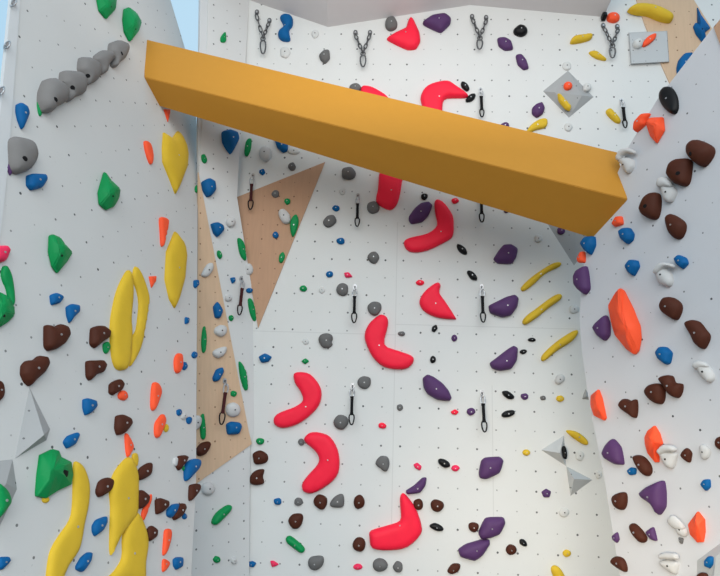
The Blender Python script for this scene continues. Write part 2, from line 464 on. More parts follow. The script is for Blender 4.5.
def V(pl, rim, tops, faces, mat, lab, ref):
    """a volume screwed to the wall: rim corners on the wall, raised points, faces over both lists"""
    R = [pl.uv(x, y) for x, y in rim]; T = [(pl.uv(x, y, h), h) for x, y, h in tops]
    org = sum(R, Vector((0, 0)))/len(R)
    verts = [(p.x-org.x, p.y-org.y, .0) for p in R] + [(p.x-org.x, p.y-org.y, h) for p, h in T]
    bm = polybm(verts, faces + [list(range(len(rim)))[::-1]])
    o = bm_obj('wall_volume', bm, mat, None, Matrix.Translation(pl.at(org.x, org.y)) @ pl.rot())
    mx = sum(p[0] for p in rim)/len(rim); my = sum(p[1] for p in rim)/len(rim)
    HOLDS.append(dict(o=o, x=mx, y=my, col='grey', d='', lab=lab, ref=ref, size=99, pan='', px=rim, name='wall_volume'))
    return tag(o, lab, 'wall volume', 'grey wall volumes')
# ================================================================== the holds
# ---- left wall
H('00', 'green', 'f', '388,-20 440,-34 468,-10 462,38 428,75 400,42', peak='440,5', lab='green pointed hold at the very top of the left wall, above the grey lumps', ref='top green hold')
H('00', 'green', 'f', '500,35 515,28 545,50 567,88 555,125 523,165 502,125 496,75', peak='540,90', lab='green angular hold at the upper end of the chain of grey lumps', ref='green hold beside the beam end')
GRL = 'chain of grey lumps'
H('00', 'grey', 'c', '160,365 178,318 205,312 240,335 266,375 258,412 215,432 205,450 170,448 158,405', holes='218,400', grp=GRL, lab='grey lump at the lower left end of the chain, the largest of five', ref='grey lump chain', k=1.2)
H('00', 'grey', 'c', '246,285 265,282 315,288 340,330 335,375 300,388 275,408 258,395 264,365 243,330', holes='272,328 292,350', grp=GRL, lab='second grey lump from the lower end of the chain, with two bolt holes', k=1.1)
H('00', 'grey', 'c', '320,228 350,230 385,250 400,290 385,325 345,345 335,310 315,275', holes='340,285 360,300', grp=GRL, lab='middle grey lump of the chain of five, with a hooked upper corner', k=1.1)
H('00', 'grey', 'c', '378,222 408,200 440,205 455,235 430,262 425,290 402,302 398,270 378,240', bolt=False, grp=GRL, lab='narrow fourth grey lump of the chain, below the topmost lump', k=1.1)
H('00', 'grey', 'c', '440,172 470,160 505,175 510,205 495,238 475,252 462,272 446,262 452,235 436,205', holes='483,215', grp=GRL, lab='topmost grey lump of the chain of five, near the beam end', k=1.1)
H('00', 'green', 'e', '148,410 160,400 168,420 165,460 155,458', d='slim pale', bolt=False, lab='small green sliver peeping out under the lowest grey lump of the chain')
H('00', 'blue', 'c', '66,418 82,410 105,425 116,455 100,495 88,520 72,480 65,445', d='teardrop', lab='blue teardrop hold near the left wall edge, above the big grey hold')
H('10', 'grey', 's', '40,-20 75,-28 128,-8 148,45 125,95 75,118 45,100 38,40', holes='97,60', lab='big grey rounded hold at the left wall edge, with a dark bolt hole', ref='big grey rounded hold')
H('10', 'violet', 'c', '35,60 45,90 48,115 40,128 25,95', d='slim', bolt=False, lab='small violet sliver tucked under the big grey rounded hold')
H('10', 'blue', 'c', '108,125 130,118 180,120 186,145 168,175 125,186 108,165', d='squarish')
H('10', 'green', 'f', '420,110 445,145 482,180 475,220 458,250 428,263 402,240 397,190', peak='445,185', lab='green diamond hold standing alone below the grey lump chain', ref='green diamond hold')
H('10', 'green', 'f', '200,365 212,360 240,372 260,400 291,435 270,470 232,516 212,490 198,430', peak='240,425', lab='green angular hold pointing right, below the green diamond hold on the left wall', ref='green angular hold')
H('10', 'pink', 'c', '-30,410 25,405 40,425 22,470 -30,478', lab='pink hold cut by the left edge of the photo')
H('20', 'green', 'e', '5,-55 12,-86 28,-84 45,-46 54,10 56,60 40,75 25,5 12,-25', bolt=False, d='curved', lab='slim curved green rail above the green cup at the left edge')
H('20', 'green', 'f', '-30,0 0,15 30,30 58,70 60,110 35,135 0,158 -30,165', peak='10,90', lab='green cup hold at the left edge, under the slim curved green rail', ref='green cup at the left edge')
H('11', 'orange', 'p', '-65,-140 -38,-138 -48,-88', bolt=False, d='triangular', lab='orange triangle just under the left end of the beam')
H('10', 'orange', 'e', '578,-12 598,0 610,45 606,80 595,70 580,20', d='slim', bolt=False)
YL = 'yellow holds on the left wall'
H('11', 'yellow', 'p', '-64,-46 -30,-22 -8,-52 8,-30 32,24 28,92 0,165 -16,198 -40,136 -66,72 -68,16', k=.5, grp=YL, lab='yellow spike hold under the beam end, the upper of two spikes', ref='upper yellow spike')
H('10', 'orange', 'e', '640,295 668,302 670,330 655,400 645,405 641,350', d='slim', bolt=False)
H('10', 'yellow', 'p', '700,350 715,370 738,400 745,450 737,540 715,620 700,655 680,620 662,540 668,430', k=.5, grp=YL, lab='lower of the two yellow spike holds at the right of the left wall', ref='lower yellow spike')
H('10', 'orange', 'p', '596,530 625,528 622,550 606,576', d='triangular', bolt=False)
H('10', 'yellow', 'e', '510,505 525,530 530,600 522,700 525,760 515,880 490,905 460,890 445,820 443,720 455,640 475,570', k=.5, grp=YL, lab='wide left blade of the long yellow twin hold', ref='long yellow twin hold', bolt=False)
H('10', 'yellow', 'e', '540,490 565,520 590,590 595,640 580,740 560,820 530,878 518,880 525,780 545,740 555,640 545,580 530,540', k=.5, grp=YL, lab='narrow curved right blade of the long yellow twin hold', bolt=False)
H('20', 'blue', 'c', '200,28 225,18 256,35 240,60 205,70', d='')
H('20', 'blue', 'c', '265,75 285,63 315,68 317,95 292,120 278,142 268,110', d='pointed')
H('20', 'brown', 'c', '180,148 195,148 215,158 240,143 268,155 277,190 255,225 225,245 195,252 180,235', lab='largest brown heart hold, upper of two on the far left', ref='largest brown heart hold')
H('20', 'brown', 'c', '88,310 105,290 135,288 155,270 185,275 194,305 175,340 140,370 120,394 100,375 86,345', lab='brown heart hold touching the tip of the grey volume on the left wall', ref='brown heart hold over the grey volume')
H('20', 'brown', 'c', '365,160 385,152 410,150 438,170 435,200 410,215 380,242 362,225', d='heart-shaped', lab='brown heart hold right beside the long yellow twin hold, above its neighbour')
H('20', 'green', 'e', '412,225 430,215 440,235 428,262 415,255', d='')
H('20', 'brown', 'c', '345,290 380,290 410,288 424,310 412,338 385,345 360,372 347,355', d='heart-shaped', lab='brown heart hold second from the top beside the long yellow twin hold', ref='second brown heart')
H('20', 'brown', 'c', '438,385 455,372 480,363 496,385 485,410 465,420 452,430 437,420', d='', lab='small brown hold with a round orange one touching it, below the twin blades')
H('20', 'orange', 'o', '492,430 20,20', d='round')
H('20', 'brown', 's', '-25,375 5,375 18,405 10,440 -25,460', d='', lab='dark brown hold cut by the left edge of the photo')
H('20', 'blue', 'c', '333,445 350,440 382,450 386,475 365,500 342,510 333,480', d='')
H('20', 'brown', 'c', '465,510 490,505 520,520 526,545 500,580 470,590 461,560', d='')
H('20', 'orange', 'e', '610,385 630,382 643,415 632,455 615,490 604,470', d='slim')
H('20', 'orange', 'e', '620,545 635,518 650,505 660,530 652,560 634,598 620,588', d='')
H('20', 'yellow', 'o', '664,560 9,16', d='small', bolt=False)
H('20', 'orange', 'e', '698,285 710,262 725,268 728,310 715,340 700,330', d='slim')
H('20', 'blue', 'o', '716,498 10,14', d='')
H('30', 'blue', 'c', '253,40 270,15 310,0 316,15 300,50 268,68', d='')
H('30', 'orange', 'e', '500,15 508,8 532,55 522,85 510,100 503,70', d='')
H('30', 'yellow', 'e', '295,135 310,120 335,145 355,210 352,290 335,370 325,430 310,480 270,540 240,600 190,600 195,510 210,460 240,410 280,350 292,280', k=.5, grp=YL, lab='long yellow S-shaped hold curving down to the lower left', ref='yellow S-shaped hold')
g = H('30', 'green', 'f', '150,240 155,170 165,90 210,68 235,75 245,100 285,120 292,170 285,210 230,235 185,265 150,255', peak='215,150', k=.8, lab='big green faceted pocket hold beside the yellow S-shaped hold', ref='big green pocket hold', holes='268,160', hr=.045)
H('30', 'yellow', 'o', '183,270 14,14', d='tiny', bolt=False)
H('30', 'brown', 's', '388,225 400,195 430,182 452,195 445,230 420,250 398,260 387,245', d='')
H('30', 'blue', 'c', '370,375 385,350 425,335 425,365 410,395 380,418 371,400', d='')
H('30', 'blue', 'c', '305,535 325,500 350,480 367,482 360,520 330,562 305,550', d='')
H('30', 'blue', 'c', '-10,500 35,498 42,515 25,535 8,552 -10,548', d='', lab='blue hold cut by the left edge near the bottom')
H('30', 'green', 's', '-20,212 10,218 35,245 44,280 25,310 0,340 -20,346', d='rounded', z=.05, lab='green rounded hold on the lower grey volume at the left edge')
H('30', 'yellow', 'e', '515,100 535,125 550,175 550,260 545,330 510,380 475,430 445,492 442,400 445,300 440,230 455,170 485,125', k=.5, grp=YL, lab='large yellow blade hold, upper of an overlapping pair at the bottom', ref='large yellow blade')
H('30', 'yellow', 'e', '545,320 575,370 590,440 580,520 565,605 420,605 460,555 490,500 492,420 510,360', k=.5, grp=YL, lab='broad yellow hold at the bottom edge, lower of an overlapping pair', ref='broad yellow hold at the bottom')
H('30', 'yellow', 'e', '530,90 545,85 552,110 545,140 530,120', d='small', bolt=False)
H('30', 'brown', 's', '550,165 565,140 600,122 605,145 595,175 560,193 550,180', d='')
H('30', 'brown', 'c', '545,240 565,230 595,255 590,285 570,305 548,310 540,275', d='')
H('30', 'orange', 'e', '565,345 570,310 590,280 603,248 604,275 585,330 572,355', d='slim', bolt=False)
H('30', 'brown', 'c', '622,270 640,263 672,275 672,300 645,325 625,330', d='')
H('30', 'blue', 'c', '668,310 690,288 715,285 705,320 685,345 668,335', d='')
H('30', 'brown', 'c', '690,340 700,305 720,285 735,285 742,305 728,335 700,355', d='')
H('30', 'brown', 'c', '590,385 605,373 628,390 625,420 600,438 588,430', d='')
H('30', 'orange', 'e', '655,430 660,392 680,390 683,420 668,475 652,492', d='slim')
H('30', 'orange', 'e', '650,515 660,508 678,525 665,550 650,558', d='')
H('30', 'blue', 'c', '693,510 705,500 730,500 728,540 705,552 695,535', d='')
H('30', 'brown', 'c', '706,112 714,95 738,92 752,100 742,122 716,156 706,140', d='')
H('30', 'white', 'o', '702,118 10,18', d='', bolt=False)
H('31', 'blue', 's', '20,185 22,135 45,110 75,110 76,140 50,172 30,195', d='teardrop', pl=PL, lab='blue teardrop hold at the foot of the tall plywood triangle')
H('31', 'green', 'o', '14,145 6,10', d='')
H('31', 'brown', 's', '38,225 45,210 75,208 78,235 55,265 38,273', d='pointed', pl=PL)
H('31', 'blue', 'o', '18,337 9,13', d='')
H('21', 'blue', 'c', '20,115 38,120 34,142 20,145', d='')
H('21', 'blue', 'o', '58,268 11,14', d='')
H('21', 'blue', 'o', '17,312 11,16', d='')
H('21', 'blue', 'o', '36,530 11,15', d='', bolt=False)
H('21', 'white', 'o', '15,512 13,14', d='')
H('11', 'blue', 'c', '55,545 72,542 75,565 62,578 55,570', d='')

# ---- narrow panel and the plywood triangles
H('01', 'green', 'e', '163,148 180,128 184,150 182,168 164,168', d='', lab='small green hold on the narrow white panel, above the beam')
H('01', 'blue', 'c', '168,525 195,518 228,530 236,560 205,618 190,600 172,570', d='teardrop', lab='blue teardrop hold just under the beam on the narrow white panel', ref='blue teardrop under the beam')
H('11', 'green', 'e', '86,45 98,42 108,65 100,78 88,68', d='')
H('11', 'blue', 'c', '86,150 115,136 140,150 144,185 125,208 108,212 92,185', d='rounded')
H('11', 'green', 'o', '68,180 8,16', d='')
H('11', 'blue', 'c', '122,318 150,312 172,325 177,345 150,374 135,358', d='')
H('11', 'white', 'o', '203,312 18,20', d='round')
H('11', 'green', 'o', '158,442 10,18 -15', d='')
H('11', 'green', 'e', '230,382 242,380 258,405 264,455 258,465 240,440', d='slim')
H('11', 'white', 's', '88,515 110,480 130,478 130,505 110,530 90,530', d='')
H('11', 'white', 's', '255,490 280,478 292,500 285,520 262,525', d='')
H('11', 'blue', 'c', '200,535 220,532 222,550 208,560', d='')
H('21', 'blue', 'c', '132,75 150,52 172,90 160,122 140,120', d='angular')
H('21', 'green', 'e', '90,165 100,155 107,200 102,250 90,258 85,220', d='slim')
H('21', 'white', 's', '138,165 160,148 185,155 185,180 165,195 142,185', d='')
H('21', 'white', 's', '132,255 150,242 185,235 180,262 155,280 135,272', d='')
H('21', 'blue', 'c', '130,360 145,325 170,316 175,335 155,372 135,375', d='slanted')
H('21', 'green', 'o', '215,423 13,12', d='round')
H('21', 'white', 'o', '213,487 27,30', d='round')
H('21', 'blue', 'c', '185,545 205,533 240,538 247,555 235,585 190,588', d='')
H('21', 'white', 's', '45,540 65,510 85,520 80,555 55,570', d='')
H('21', 'green', 'e', '82,515 95,505 103,560 100,600 85,602 80,560', d='slim')
H('21', 'white', 'o', '193,40 14,15', d='round')
H('21', 'blue', 'o', '278,10 13,10', d='')
H('21', 'green', 'e', '272,48 285,45 300,85 303,125 295,132 280,100', d='slim')
H('21', 'green', 'o', '205,120 10,13', d='round')
H('21', 'green', 'e', '235,300 245,300 265,340 270,400 258,407 242,360', d='slim')
H('31', 'brown', 's', '65,70 85,45 115,38 122,52 105,85 80,97 66,88', d='')
H('11', 'grey', 'o', '382,200 15,15', d='round')
H('11', 'green', 'o', '430,230 12,13', d='round')
H('11', 'white', 's', '395,270 415,260 440,285 438,315 415,318 398,295', d='')
H('11', 'green', 'e', '445,300 465,282 475,310 465,350 450,372 440,335', d='slim')
H('11', 'blue', 'o', '382,364 12,14', d='')
H('11', 'green', 'e', '398,445 412,432 420,450 408,475 396,470', d='')

# ---- back wall, upper part
H('01', 'blue', 's', '400,70 420,58 448,68 450,100 436,122 440,160 410,162 393,145 396,125 415,108 408,90', lab='blue figure-eight hold near the ceiling, beside the chain anchor', ref='blue figure-eight hold')
H('01', 'white', 'o', '540,135 15,17', d='round')
H('01', 'white', 'o', '420,208 21,23', d='round')
H('01', 'grey', 'c', '555,222 575,202 598,200 600,235 580,255 562,240', d='pointed')
H('01', 'grey', 'o', '702,352 23,20', d='round')
H('02', 'grey', 'o', '126,96 25,28', d='round')
RG = 'large red holds'
H('02', 'red', 'c', '103,155 140,132 185,112 192,85 200,70 213,75 238,130 242,165 225,195 190,198 140,175', k=.62, grp=RG, lab='large red arrowhead hold touching the ceiling edge, highest of the reds', ref='highest red hold')
H('02', 'purple', 'c', '250,88 290,62 340,55 365,75 362,95 325,130 295,118 255,98', k=.8, lab='purple diamond hold beside the highest red hold, under the ceiling', ref='purple diamond by the ceiling')
H('02', 'black', 'o', '642,124 27,23 10', d='round')
H('02', 'purple', 'c', '548,152 580,150 605,165 614,198 580,202 555,185', k=.8, d='')
H('02', 'purple', 'c', '622,220 645,217 665,240 676,275 655,280 630,258', k=.8, d='')
H('02', 'red', 'e', '5,350 35,345 75,362 115,395 100,440 60,425 10,400', k=.62, grp=RG, lab='red hold mostly hidden behind the upper edge of the beam', ref='red hold behind the beam edge')
H('02', 'red', 'e', '243,385 262,350 300,332 350,325 385,345 430,378 420,390 350,392 332,410 328,450 315,490 262,480 252,440 246,412', k=.62, grp=RG, lab='large red hooked hold rising from behind the middle of the beam', ref='red hooked hold')
H('02', 'black', 'o', '420,346 22,12 50', d='oval', lab='black oval foothold, upper of two at the tip of the red hooked hold')
H('02', 'black', 'o', '443,392 23,13 -40', d='oval', lab='black oval foothold, lower of two at the tip of the red hooked hold')
H('02', 'purple', 'o', '578,506 20,16', d='', lab='small purple hold half hidden by the upper edge of the beam')
H('03', 'purple', 'c', '-32,432 -16,416 8,408 20,432 12,456 -12,472 -32,456', k=.8, d='', lab='purple hold beside the grey diamond volume')
H('03', 'yellow', 'e', '-56,528 -32,496 4,476 28,480 24,508 -16,520 -46,532', d='slanted')
H('03', 'orange', 'o', '294,70 27,20', d='round', lab='round orange hold at the right end of the ceiling', ref='round orange hold by the ceiling end')
H('03', 'yellow', 's', '352,40 385,18 440,22 500,42 530,65 522,88 480,82 430,62 380,55', lab='long yellow banana hold on the top right plywood', ref='yellow banana hold', holes=None)
H('03', 'yellow', 's', '122,165 140,145 200,136 208,152 185,165 130,175', d='slim')
H('03', 'yellow', 's', '197,208 225,206 260,232 262,242 230,236 205,222', d='slim')
H('03', 'white', 'o', '108,262 18,18', d='round')
H('03', 'white', 'o', '188,350 16,16', d='round', z=.03)
H('03', 'white', 'o', '114,508 16,18', d='round')
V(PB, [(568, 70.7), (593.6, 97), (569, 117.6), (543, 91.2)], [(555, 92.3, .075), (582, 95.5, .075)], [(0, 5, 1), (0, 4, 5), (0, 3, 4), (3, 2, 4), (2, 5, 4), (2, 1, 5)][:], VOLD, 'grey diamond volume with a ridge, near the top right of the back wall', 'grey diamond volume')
H('03', 'orange', 'o', '112,344 17,17', d='round', z=.06, lab='round orange hold on the upper face of the grey diamond volume')
H('03', 'yellow', 'c', '68,375 82,378 125,425 120,445 100,435 75,405', z=.05, lab='yellow hold on the lower face of the grey diamond volume')
V(PB, [(628.5, 32.5), (667.5, 30.5), (669.5, 62.5), (630.5, 64.5)], [(629.5, 33.5, .05), (666.5, 31.5, .05), (668.5, 61.5, .05), (631.5, 63.5, .05)], [(0, 1, 5, 4), (1, 2, 6, 5), (2, 3, 7, 6), (3, 0, 4, 7), (4, 5, 6, 7)], VOLG, 'flat grey square volume half over the top right plywood', 'grey square volume')
H('03', 'white', 'o', '392,175 20,20', d='round', z=.05, lab='white round hold on the grey square volume')
H('03', 'orange', 'e', '410,175 430,148 460,135 462,152 440,175 415,188', z=.05, lab='slim orange hold on the grey square volume')
H('03', 'blue', 'f', '630,28 645,60 682,112 660,128 664,150 648,165 625,135 614,105 622,90 634,95', peak='642,110', pl=PB, z=.014, lab='blue jagged hold at the right border of the top plywood', ref='blue jagged hold')
H('03', 'blue', 'c', '555,240 575,215 612,213 600,250 570,300 550,295 548,270', pl=PB, z=.014, lab='blue hold half hidden by the sloping top edge of the right wall')
H('03', 'black', 's', '482,370 500,348 525,350 545,380 552,420 545,450 525,455 495,430 480,400', pl=PR, k=.6, lab='large black oval hold at the sloping top edge of the right wall', ref='large black oval hold')
H('03', 'yellow', 's', '265,442 285,437 318,475 320,492 300,488 270,460', d='slanted', lab='yellow slanted hold touching the quickdraw below the square volume')
H('03', 'orange', 'c', '376,520 380,490 410,455 442,452 425,480 420,500 385,530', pl=PR, lab='slanted orange hold at the right wall top edge, left of a bigger one')
H('03', 'orange', 'f', '422,490 440,470 490,468 495,520 465,572 440,545', peak='462,500', pl=PR, lab='orange shield hold near the top of the right wall, below the black oval', ref='orange shield hold')

# ---- back wall below the beam
H('11', 'green', 'e', '268,-15 285,-20 283,20 270,48 258,42 260,10', d='slim', lab='slim green hold right under the beam, at the fold of the back wall')
H('11', 'blue', 'c', '375,-25 430,-15 432,15 428,28 412,34 388,15', d='', lab='blue hold half hidden behind the lower edge of the beam')
H('11', 'white', 's', '316,30 335,10 362,20 365,50 345,70 320,55', d='round')
H('11', 'white', 'o', '455,28 24,14', d='')
H('11', 'blue', 'c', '318,105 335,98 342,115 330,126 316,116', d='')
H('11', 'grey', 'o', '448,90 15,16', d='round')
H('11', 'grey', 'o', '674,117 28,27', d='round')
H('11', 'white', 'o', '650,190 13,13', d='round')
H('11', 'blue', 'o', '624,257 15,12', d='')
H('11', 'grey', 's', '572,310 590,288 615,285 625,310 600,332 580,328', d='round')
H('11', 'blue', 'o', '642,388 17,13', d='')
H('11', 'blue', 'o', '598,521 14,13', d='')
H('11', 'pink', 'c', '655,515 675,512 692,532 662,536', d='')
H('12', 'red', 'e', '88,95 172,112 168,150 160,200 148,240 125,262 95,255 65,230 72,180', k=.62, grp=RG, lab='red block hold hanging out from under the beam', ref='red block under the beam')
H('12', 'grey', 'o', '52,254 24,25', d='round')
H('12', 'grey', 'o', '54,453 24,24', d='round')
H('12', 'black', 'o', '258,210 14,13', d='')
H('12', 'purple', 'c', '195,290 220,255 245,235 275,230 291,245 275,285 250,312 205,320 195,305', k=.8, lab='purple hold tucked beside the red boomerang', ref='purple hold by the red boomerang')
H('12', 'red', 'o', '380,227 15,11', d='')
H('12', 'red', 'e', '298,235 312,222 340,240 370,285 375,325 370,370 335,395 270,425 215,433 185,420 176,392 200,375 270,358 308,325 302,280', k=.62, grp=RG, lab='large red boomerang hold below the beam', ref='red boomerang')
H('12', 'purple', 'o', '586,266 12,9', d='', lab='small purple foothold peeping out under the beam')
H('12', 'black', 'o', '408,421 27,13 47', d='oval')
H('12', 'black', 'o', '449,526 27,13 45', d='oval')
H('12', 'purple', 'c', '533,460 555,425 575,402 605,400 632,418 625,455 608,480 550,478', k=.8, lab='purple hold below the beam, highest of three down the quickdraw column', ref='highest of the purple column')
H('12', 'white', 'o', '714,378 16,17', d='round')
H('12', 'red', 'o', '240,554 16,11', d='')
YB = 'yellow bars on the back wall'
H('13', 'yellow', 's', '-76,576 -48,544 0,508 50,478 80,474 78,490 20,520 -28,564 -64,588', grp=YB, lab='top one of three slanted yellow bars stacked on the back wall', ref='top yellow bar')
H('22', 'yellow', 's', '650,136 665,112 710,78 770,34 800,24 804,44 755,80 708,118 665,146', grp=YB, lab='middle one of three slanted yellow bars stacked on the back wall', ref='middle yellow bar')
H('23', 'yellow', 's', '5,285 15,262 60,220 110,185 145,168 150,185 125,215 70,250 20,290', grp=YB, lab='lowest of three slanted yellow bars stacked on the back wall', ref='lowest yellow bar')
H('13', 'purple', 'o', '85,347 16,16', d='', pl=PB, lab='small purple foothold at the lower right corner of the beam')
H('22', 'red', 'e', '280,-5 310,-22 322,-10 318,20 345,60 380,115 378,125 310,118 260,95 238,60 250,25', k=.62, grp=RG, lab='red kite-shaped hold below the red boomerang', ref='red kite')
H('22', 'grey', 's', '30,75 50,55 80,60 85,85 65,110 40,102', d='round')
H('22', 'red', 'e', '60,120 85,106 108,118 112,150 98,225 150,250 205,270 215,292 195,318 155,326 95,315 50,275 22,215 20,180 35,145', k=.62, grp=RG, lab='large red L-shaped hold under a grey disc, beside the board seam', ref='red L-shaped hold')
H('22', 'grey', 'o', '166,183 14,10', d='')
H('22', 'black', 'c', '288,155 305,145 312,162 298,178 286,172', d='')
H('22', 'black', 'o', '292,286 12,15', d='')
H('22', 'purple', 'o', '377,200 12,14', d='')
H('22', 'purple', 'c', '514,70 545,55 585,35 620,26 635,40 630,75 605,110 570,118 520,100', k=.8, lab='purple hold in the middle of three down the quickdraw column', ref='middle of the purple column')
H('22', 'black', 'o', '687,207 17,8', d='oval')
H('22', 'black', 'o', '653,255 15,9 -15', d='oval')
H('22', 'purple', 'c', '518,300 545,280 590,245 615,230 632,240 628,290 605,325 560,332 528,322', k=.8, lab='purple hold level with the lowest yellow bar, lowest of three down the quickdraw column', ref='lowest of the purple column')
H('22', 'purple', 'c', '250,360 270,345 295,355 330,380 355,410 367,440 358,453 310,448 270,425 255,400', k=.8, lab='purple slanted hold alone in the middle, right of the red L-shaped hold', ref='purple slanted hold')
H('22', 'grey', 'o', '18,377 27,27', d='round')
H('22', 'grey', 'o', '160,478 13,14', d='')
H('22', 'red', 'c', '362,495 380,484 396,495 385,508 368,505', d='')
H('22', 'purple', 'o', '444,495 17,15', d='')
H('22', 'black', 'o', '592,428 27,14 30', d='oval')
H('22', 'black', 'o', '594,503 27,14 -15', d='oval')
H('22', 'purple', 'o', '658,434 15,13', d='')
H('22', 'red', 'o', '89,551 16,12', d='')
H('23', 'white', 'o', '137,85 18,18', d='round')
H('23', 'white', 's', '60,365 75,345 95,350 97,370 78,385 62,380', d='')
H('23', 'grey', 'o', '12,440 12,9', d='')
H('23', 'yellow', 'o', '81,442 16,13', d='')
H('21', 'blue', 'c', '313,275 340,260 368,275 355,295 325,300', d='')
H('21', 'white', 'o', '502,214 13,13', d='round')
H('21', 'grey', 's', '554,210 562,188 585,181 606,187 611,203 607,216 610,226 595,240 570,237', d='round')
H('21', 'green', 'c', '484,292 502,280 518,293 500,306', d='')
H('21', 'green', 'o', '493,2 15,13', d='')
H('21', 'grey', 'o', '650,6 24,26', d='round')
H('21', 'white', 'o', '568,8 12,13', d='')
H('21', 'grey', 'o', '643,538 30,30', d='round')
H('21', 'red', 'e', '455,345 480,336 520,345 555,385 566,425 555,470 520,510 470,545 415,560 380,548 376,520 400,498 460,475 492,448 480,410 460,380', k=.62, grp=RG, lab='large red crescent hold furthest left, above another red crescent', ref='upper red crescent')
H('31', 'red', 'e', '497,25 520,3 560,3 600,20 630,70 638,130 625,180 580,220 530,245 495,238 488,210 510,175 550,130 555,100 535,70 505,45', k=.62, grp=RG, lab='large red crescent hold below another red crescent, above brown footholds', ref='lower red crescent')
H('31', 'grey', 'o', '485,40 13,14', d='')
H('31', 'white', 'o', '113,225 27,27', d='round')
H('31', 'green', 'o', '321,37 17,13', d='')
H('31', 'brown', 's', '293,85 320,74 348,90 350,115 330,128 300,128 292,105', d='round', lab='brown rounded hold, upper of a pair right of the tall plywood triangle', ref='upper brown of the pair')
H('31', 'brown', 's', '280,180 300,155 335,150 331,180 335,205 305,213 282,205', d='notched', lab='brown notched hold, lower of a pair right of the tall plywood triangle')
H('31', 'green', 's', '127,360 145,325 185,295 205,295 200,318 170,350 140,372', d='bean', lab='green bean-shaped hold slanting up, below the tall plywood triangle', ref='upper green bean')
H('31', 'blue', 'o', '390,278 16,14', d='')
H('31', 'grey', 'o', '473,279 17,16', d='')
H('31', 'brown', 's', '535,270 555,250 585,262 587,290 570,312 540,295', d='')
H('31', 'grey', 's', '600,285 620,258 648,248 657,270 650,300 610,300', d='')
H('32', 'brown', 'o', '-4,280 22,29', d='')
H('31', 'brown', 's', '433,355 450,330 485,328 492,350 478,382 450,385', d='notched')
H('31', 'green', 's', '425,422 445,418 495,460 495,480 475,480 430,445', d='bean', lab='green bean-shaped hold slanting down, under the brown footholds', ref='lower green bean')
H('31', 'green', 'o', '147,510 14,14', d='round')
H('31', 'white', 'o', '215,515 12,15', d='')
H('31', 'blue', 'c', '270,520 290,516 306,525 295,542 275,538', d='')
H('31', 'pink', 'c', '360,515 375,515 397,530 368,543', d='')
H('31', 'grey', 's', '512,520 525,500 570,498 572,530 545,553 520,545', d='round')
H('32', 'brown', 'o', '-4,450 25,30', d='')
H('32', 'pink', 'o', '-8,540 18,12', d='')
H('32', 'grey', 's', '62,125 80,98 110,100 118,130 105,158 80,145', d='rounded')
H('32', 'pink', 'c', '213,130 230,122 248,138 240,155 220,145', d='')
H('32', 'black', 'o', '337,125 28,15 30', d='oval')
H('32', 'pink', 'o', '381,145 17,13', d='')
H('32', 'purple', 'c', '475,165 485,115 500,102 560,98 575,115 560,165 505,190 480,185', k=.8, lab='purple hold by itself under the lowest quickdraw', ref='purple hold under the lowest quickdraw')
H('32', 'yellow', 'o', '666,82 16,12', d='')
H('32', 'purple', 'c', '182,235 215,215 250,182 267,182 262,215 240,245 188,250', lab='small purple wedge above the tip of the red boot-shaped hold', ref='purple wedge')
H('32', 'red', 'e', '160,265 172,245 195,265 225,310 245,370 242,410 190,460 120,473 50,465 38,420 45,395 110,375 160,355 162,310', k=.62, grp=RG, lab='large red boot-shaped hold, lowest of all the reds', ref='red boot-shaped hold')
H('32', 'brown', 'o', '233,290 20,22', d='round')
H('32', 'brown', 's', '283,285 300,270 330,280 335,300 315,320 290,312', d='')
H('32', 'black', 'o', '306,381 28,14 20', d='oval')
H('32', 'brown', 'o', '454,381 21,20', d='round')
H('32', 'purple', 'c', '472,405 500,342 575,340 582,365 560,410 520,425 485,430', k=.8, lab='purple hold, upper of a touching pair near the bottom', ref='upper purple of the pair')
H('32', 'purple', 'c', '392,470 425,448 490,430 518,430 520,450 490,495 460,517 400,500', k=.8, lab='purple hold, lower of a touching pair near the bottom', ref='lower purple of the pair')
H('32', 'brown', 'o', '604,471 21,22', d='round')
H('32', 'black', 'o', '653,443 18,12 35', d='')
H('32', 'brown', 's', '352,550 370,528 400,530 395,555 370,568 352,562', d='')
H('32', 'grey', 'o', '79,533 30,28', d='round')
H('32', 'grey', 'o', '152,540 20,22', d='round')
V(PB, [(541.3, 450), (564, 435.5), (566.2, 466)], [(560, 453, .12)], [(0, 3, 1), (1, 3, 2), (2, 3, 0)], VOLG, 'grey pyramid volume with a black foothold, upper of two on the back wall', 'upper grey pyramid')
V(PB, [(566.2, 466.2), (592.5, 479.8), (570.5, 496)], [(574, 479, .12)], [(0, 3, 1), (1, 3, 2), (2, 3, 0)], VOLG, 'grey pyramid volume pointing right, lower of two on the back wall', 'lower grey pyramid')
H('33', 'black', 'o', '98,83 11,27 -8', z=.07, lab='black oval foothold on the side of the upper grey pyramid')
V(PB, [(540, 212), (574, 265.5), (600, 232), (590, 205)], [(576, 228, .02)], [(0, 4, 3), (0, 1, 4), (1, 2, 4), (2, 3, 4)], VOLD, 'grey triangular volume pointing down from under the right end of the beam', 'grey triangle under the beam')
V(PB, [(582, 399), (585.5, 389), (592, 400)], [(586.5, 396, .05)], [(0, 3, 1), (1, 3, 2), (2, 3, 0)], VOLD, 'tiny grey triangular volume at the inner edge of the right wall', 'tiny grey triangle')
H('33', 'yellow', 's', '105,-5 135,-5 165,10 190,35 188,52 165,45 125,18', d='slim', lab='slim yellow hold just above the upper grey pyramid')
H('33', 'white', 'o', '160,95 18,19', d='round')
H('33', 'white', 'o', '235,172 13,15', d='')
H('33', 'white', 'o', '98,322 20,20', d='round')
H('33', 'purple', 'c', '5,240 25,226 45,238 38,262 15,262', k=.8, d='')
H('33', 'yellow', 'o', '108,485 16,15', d='')
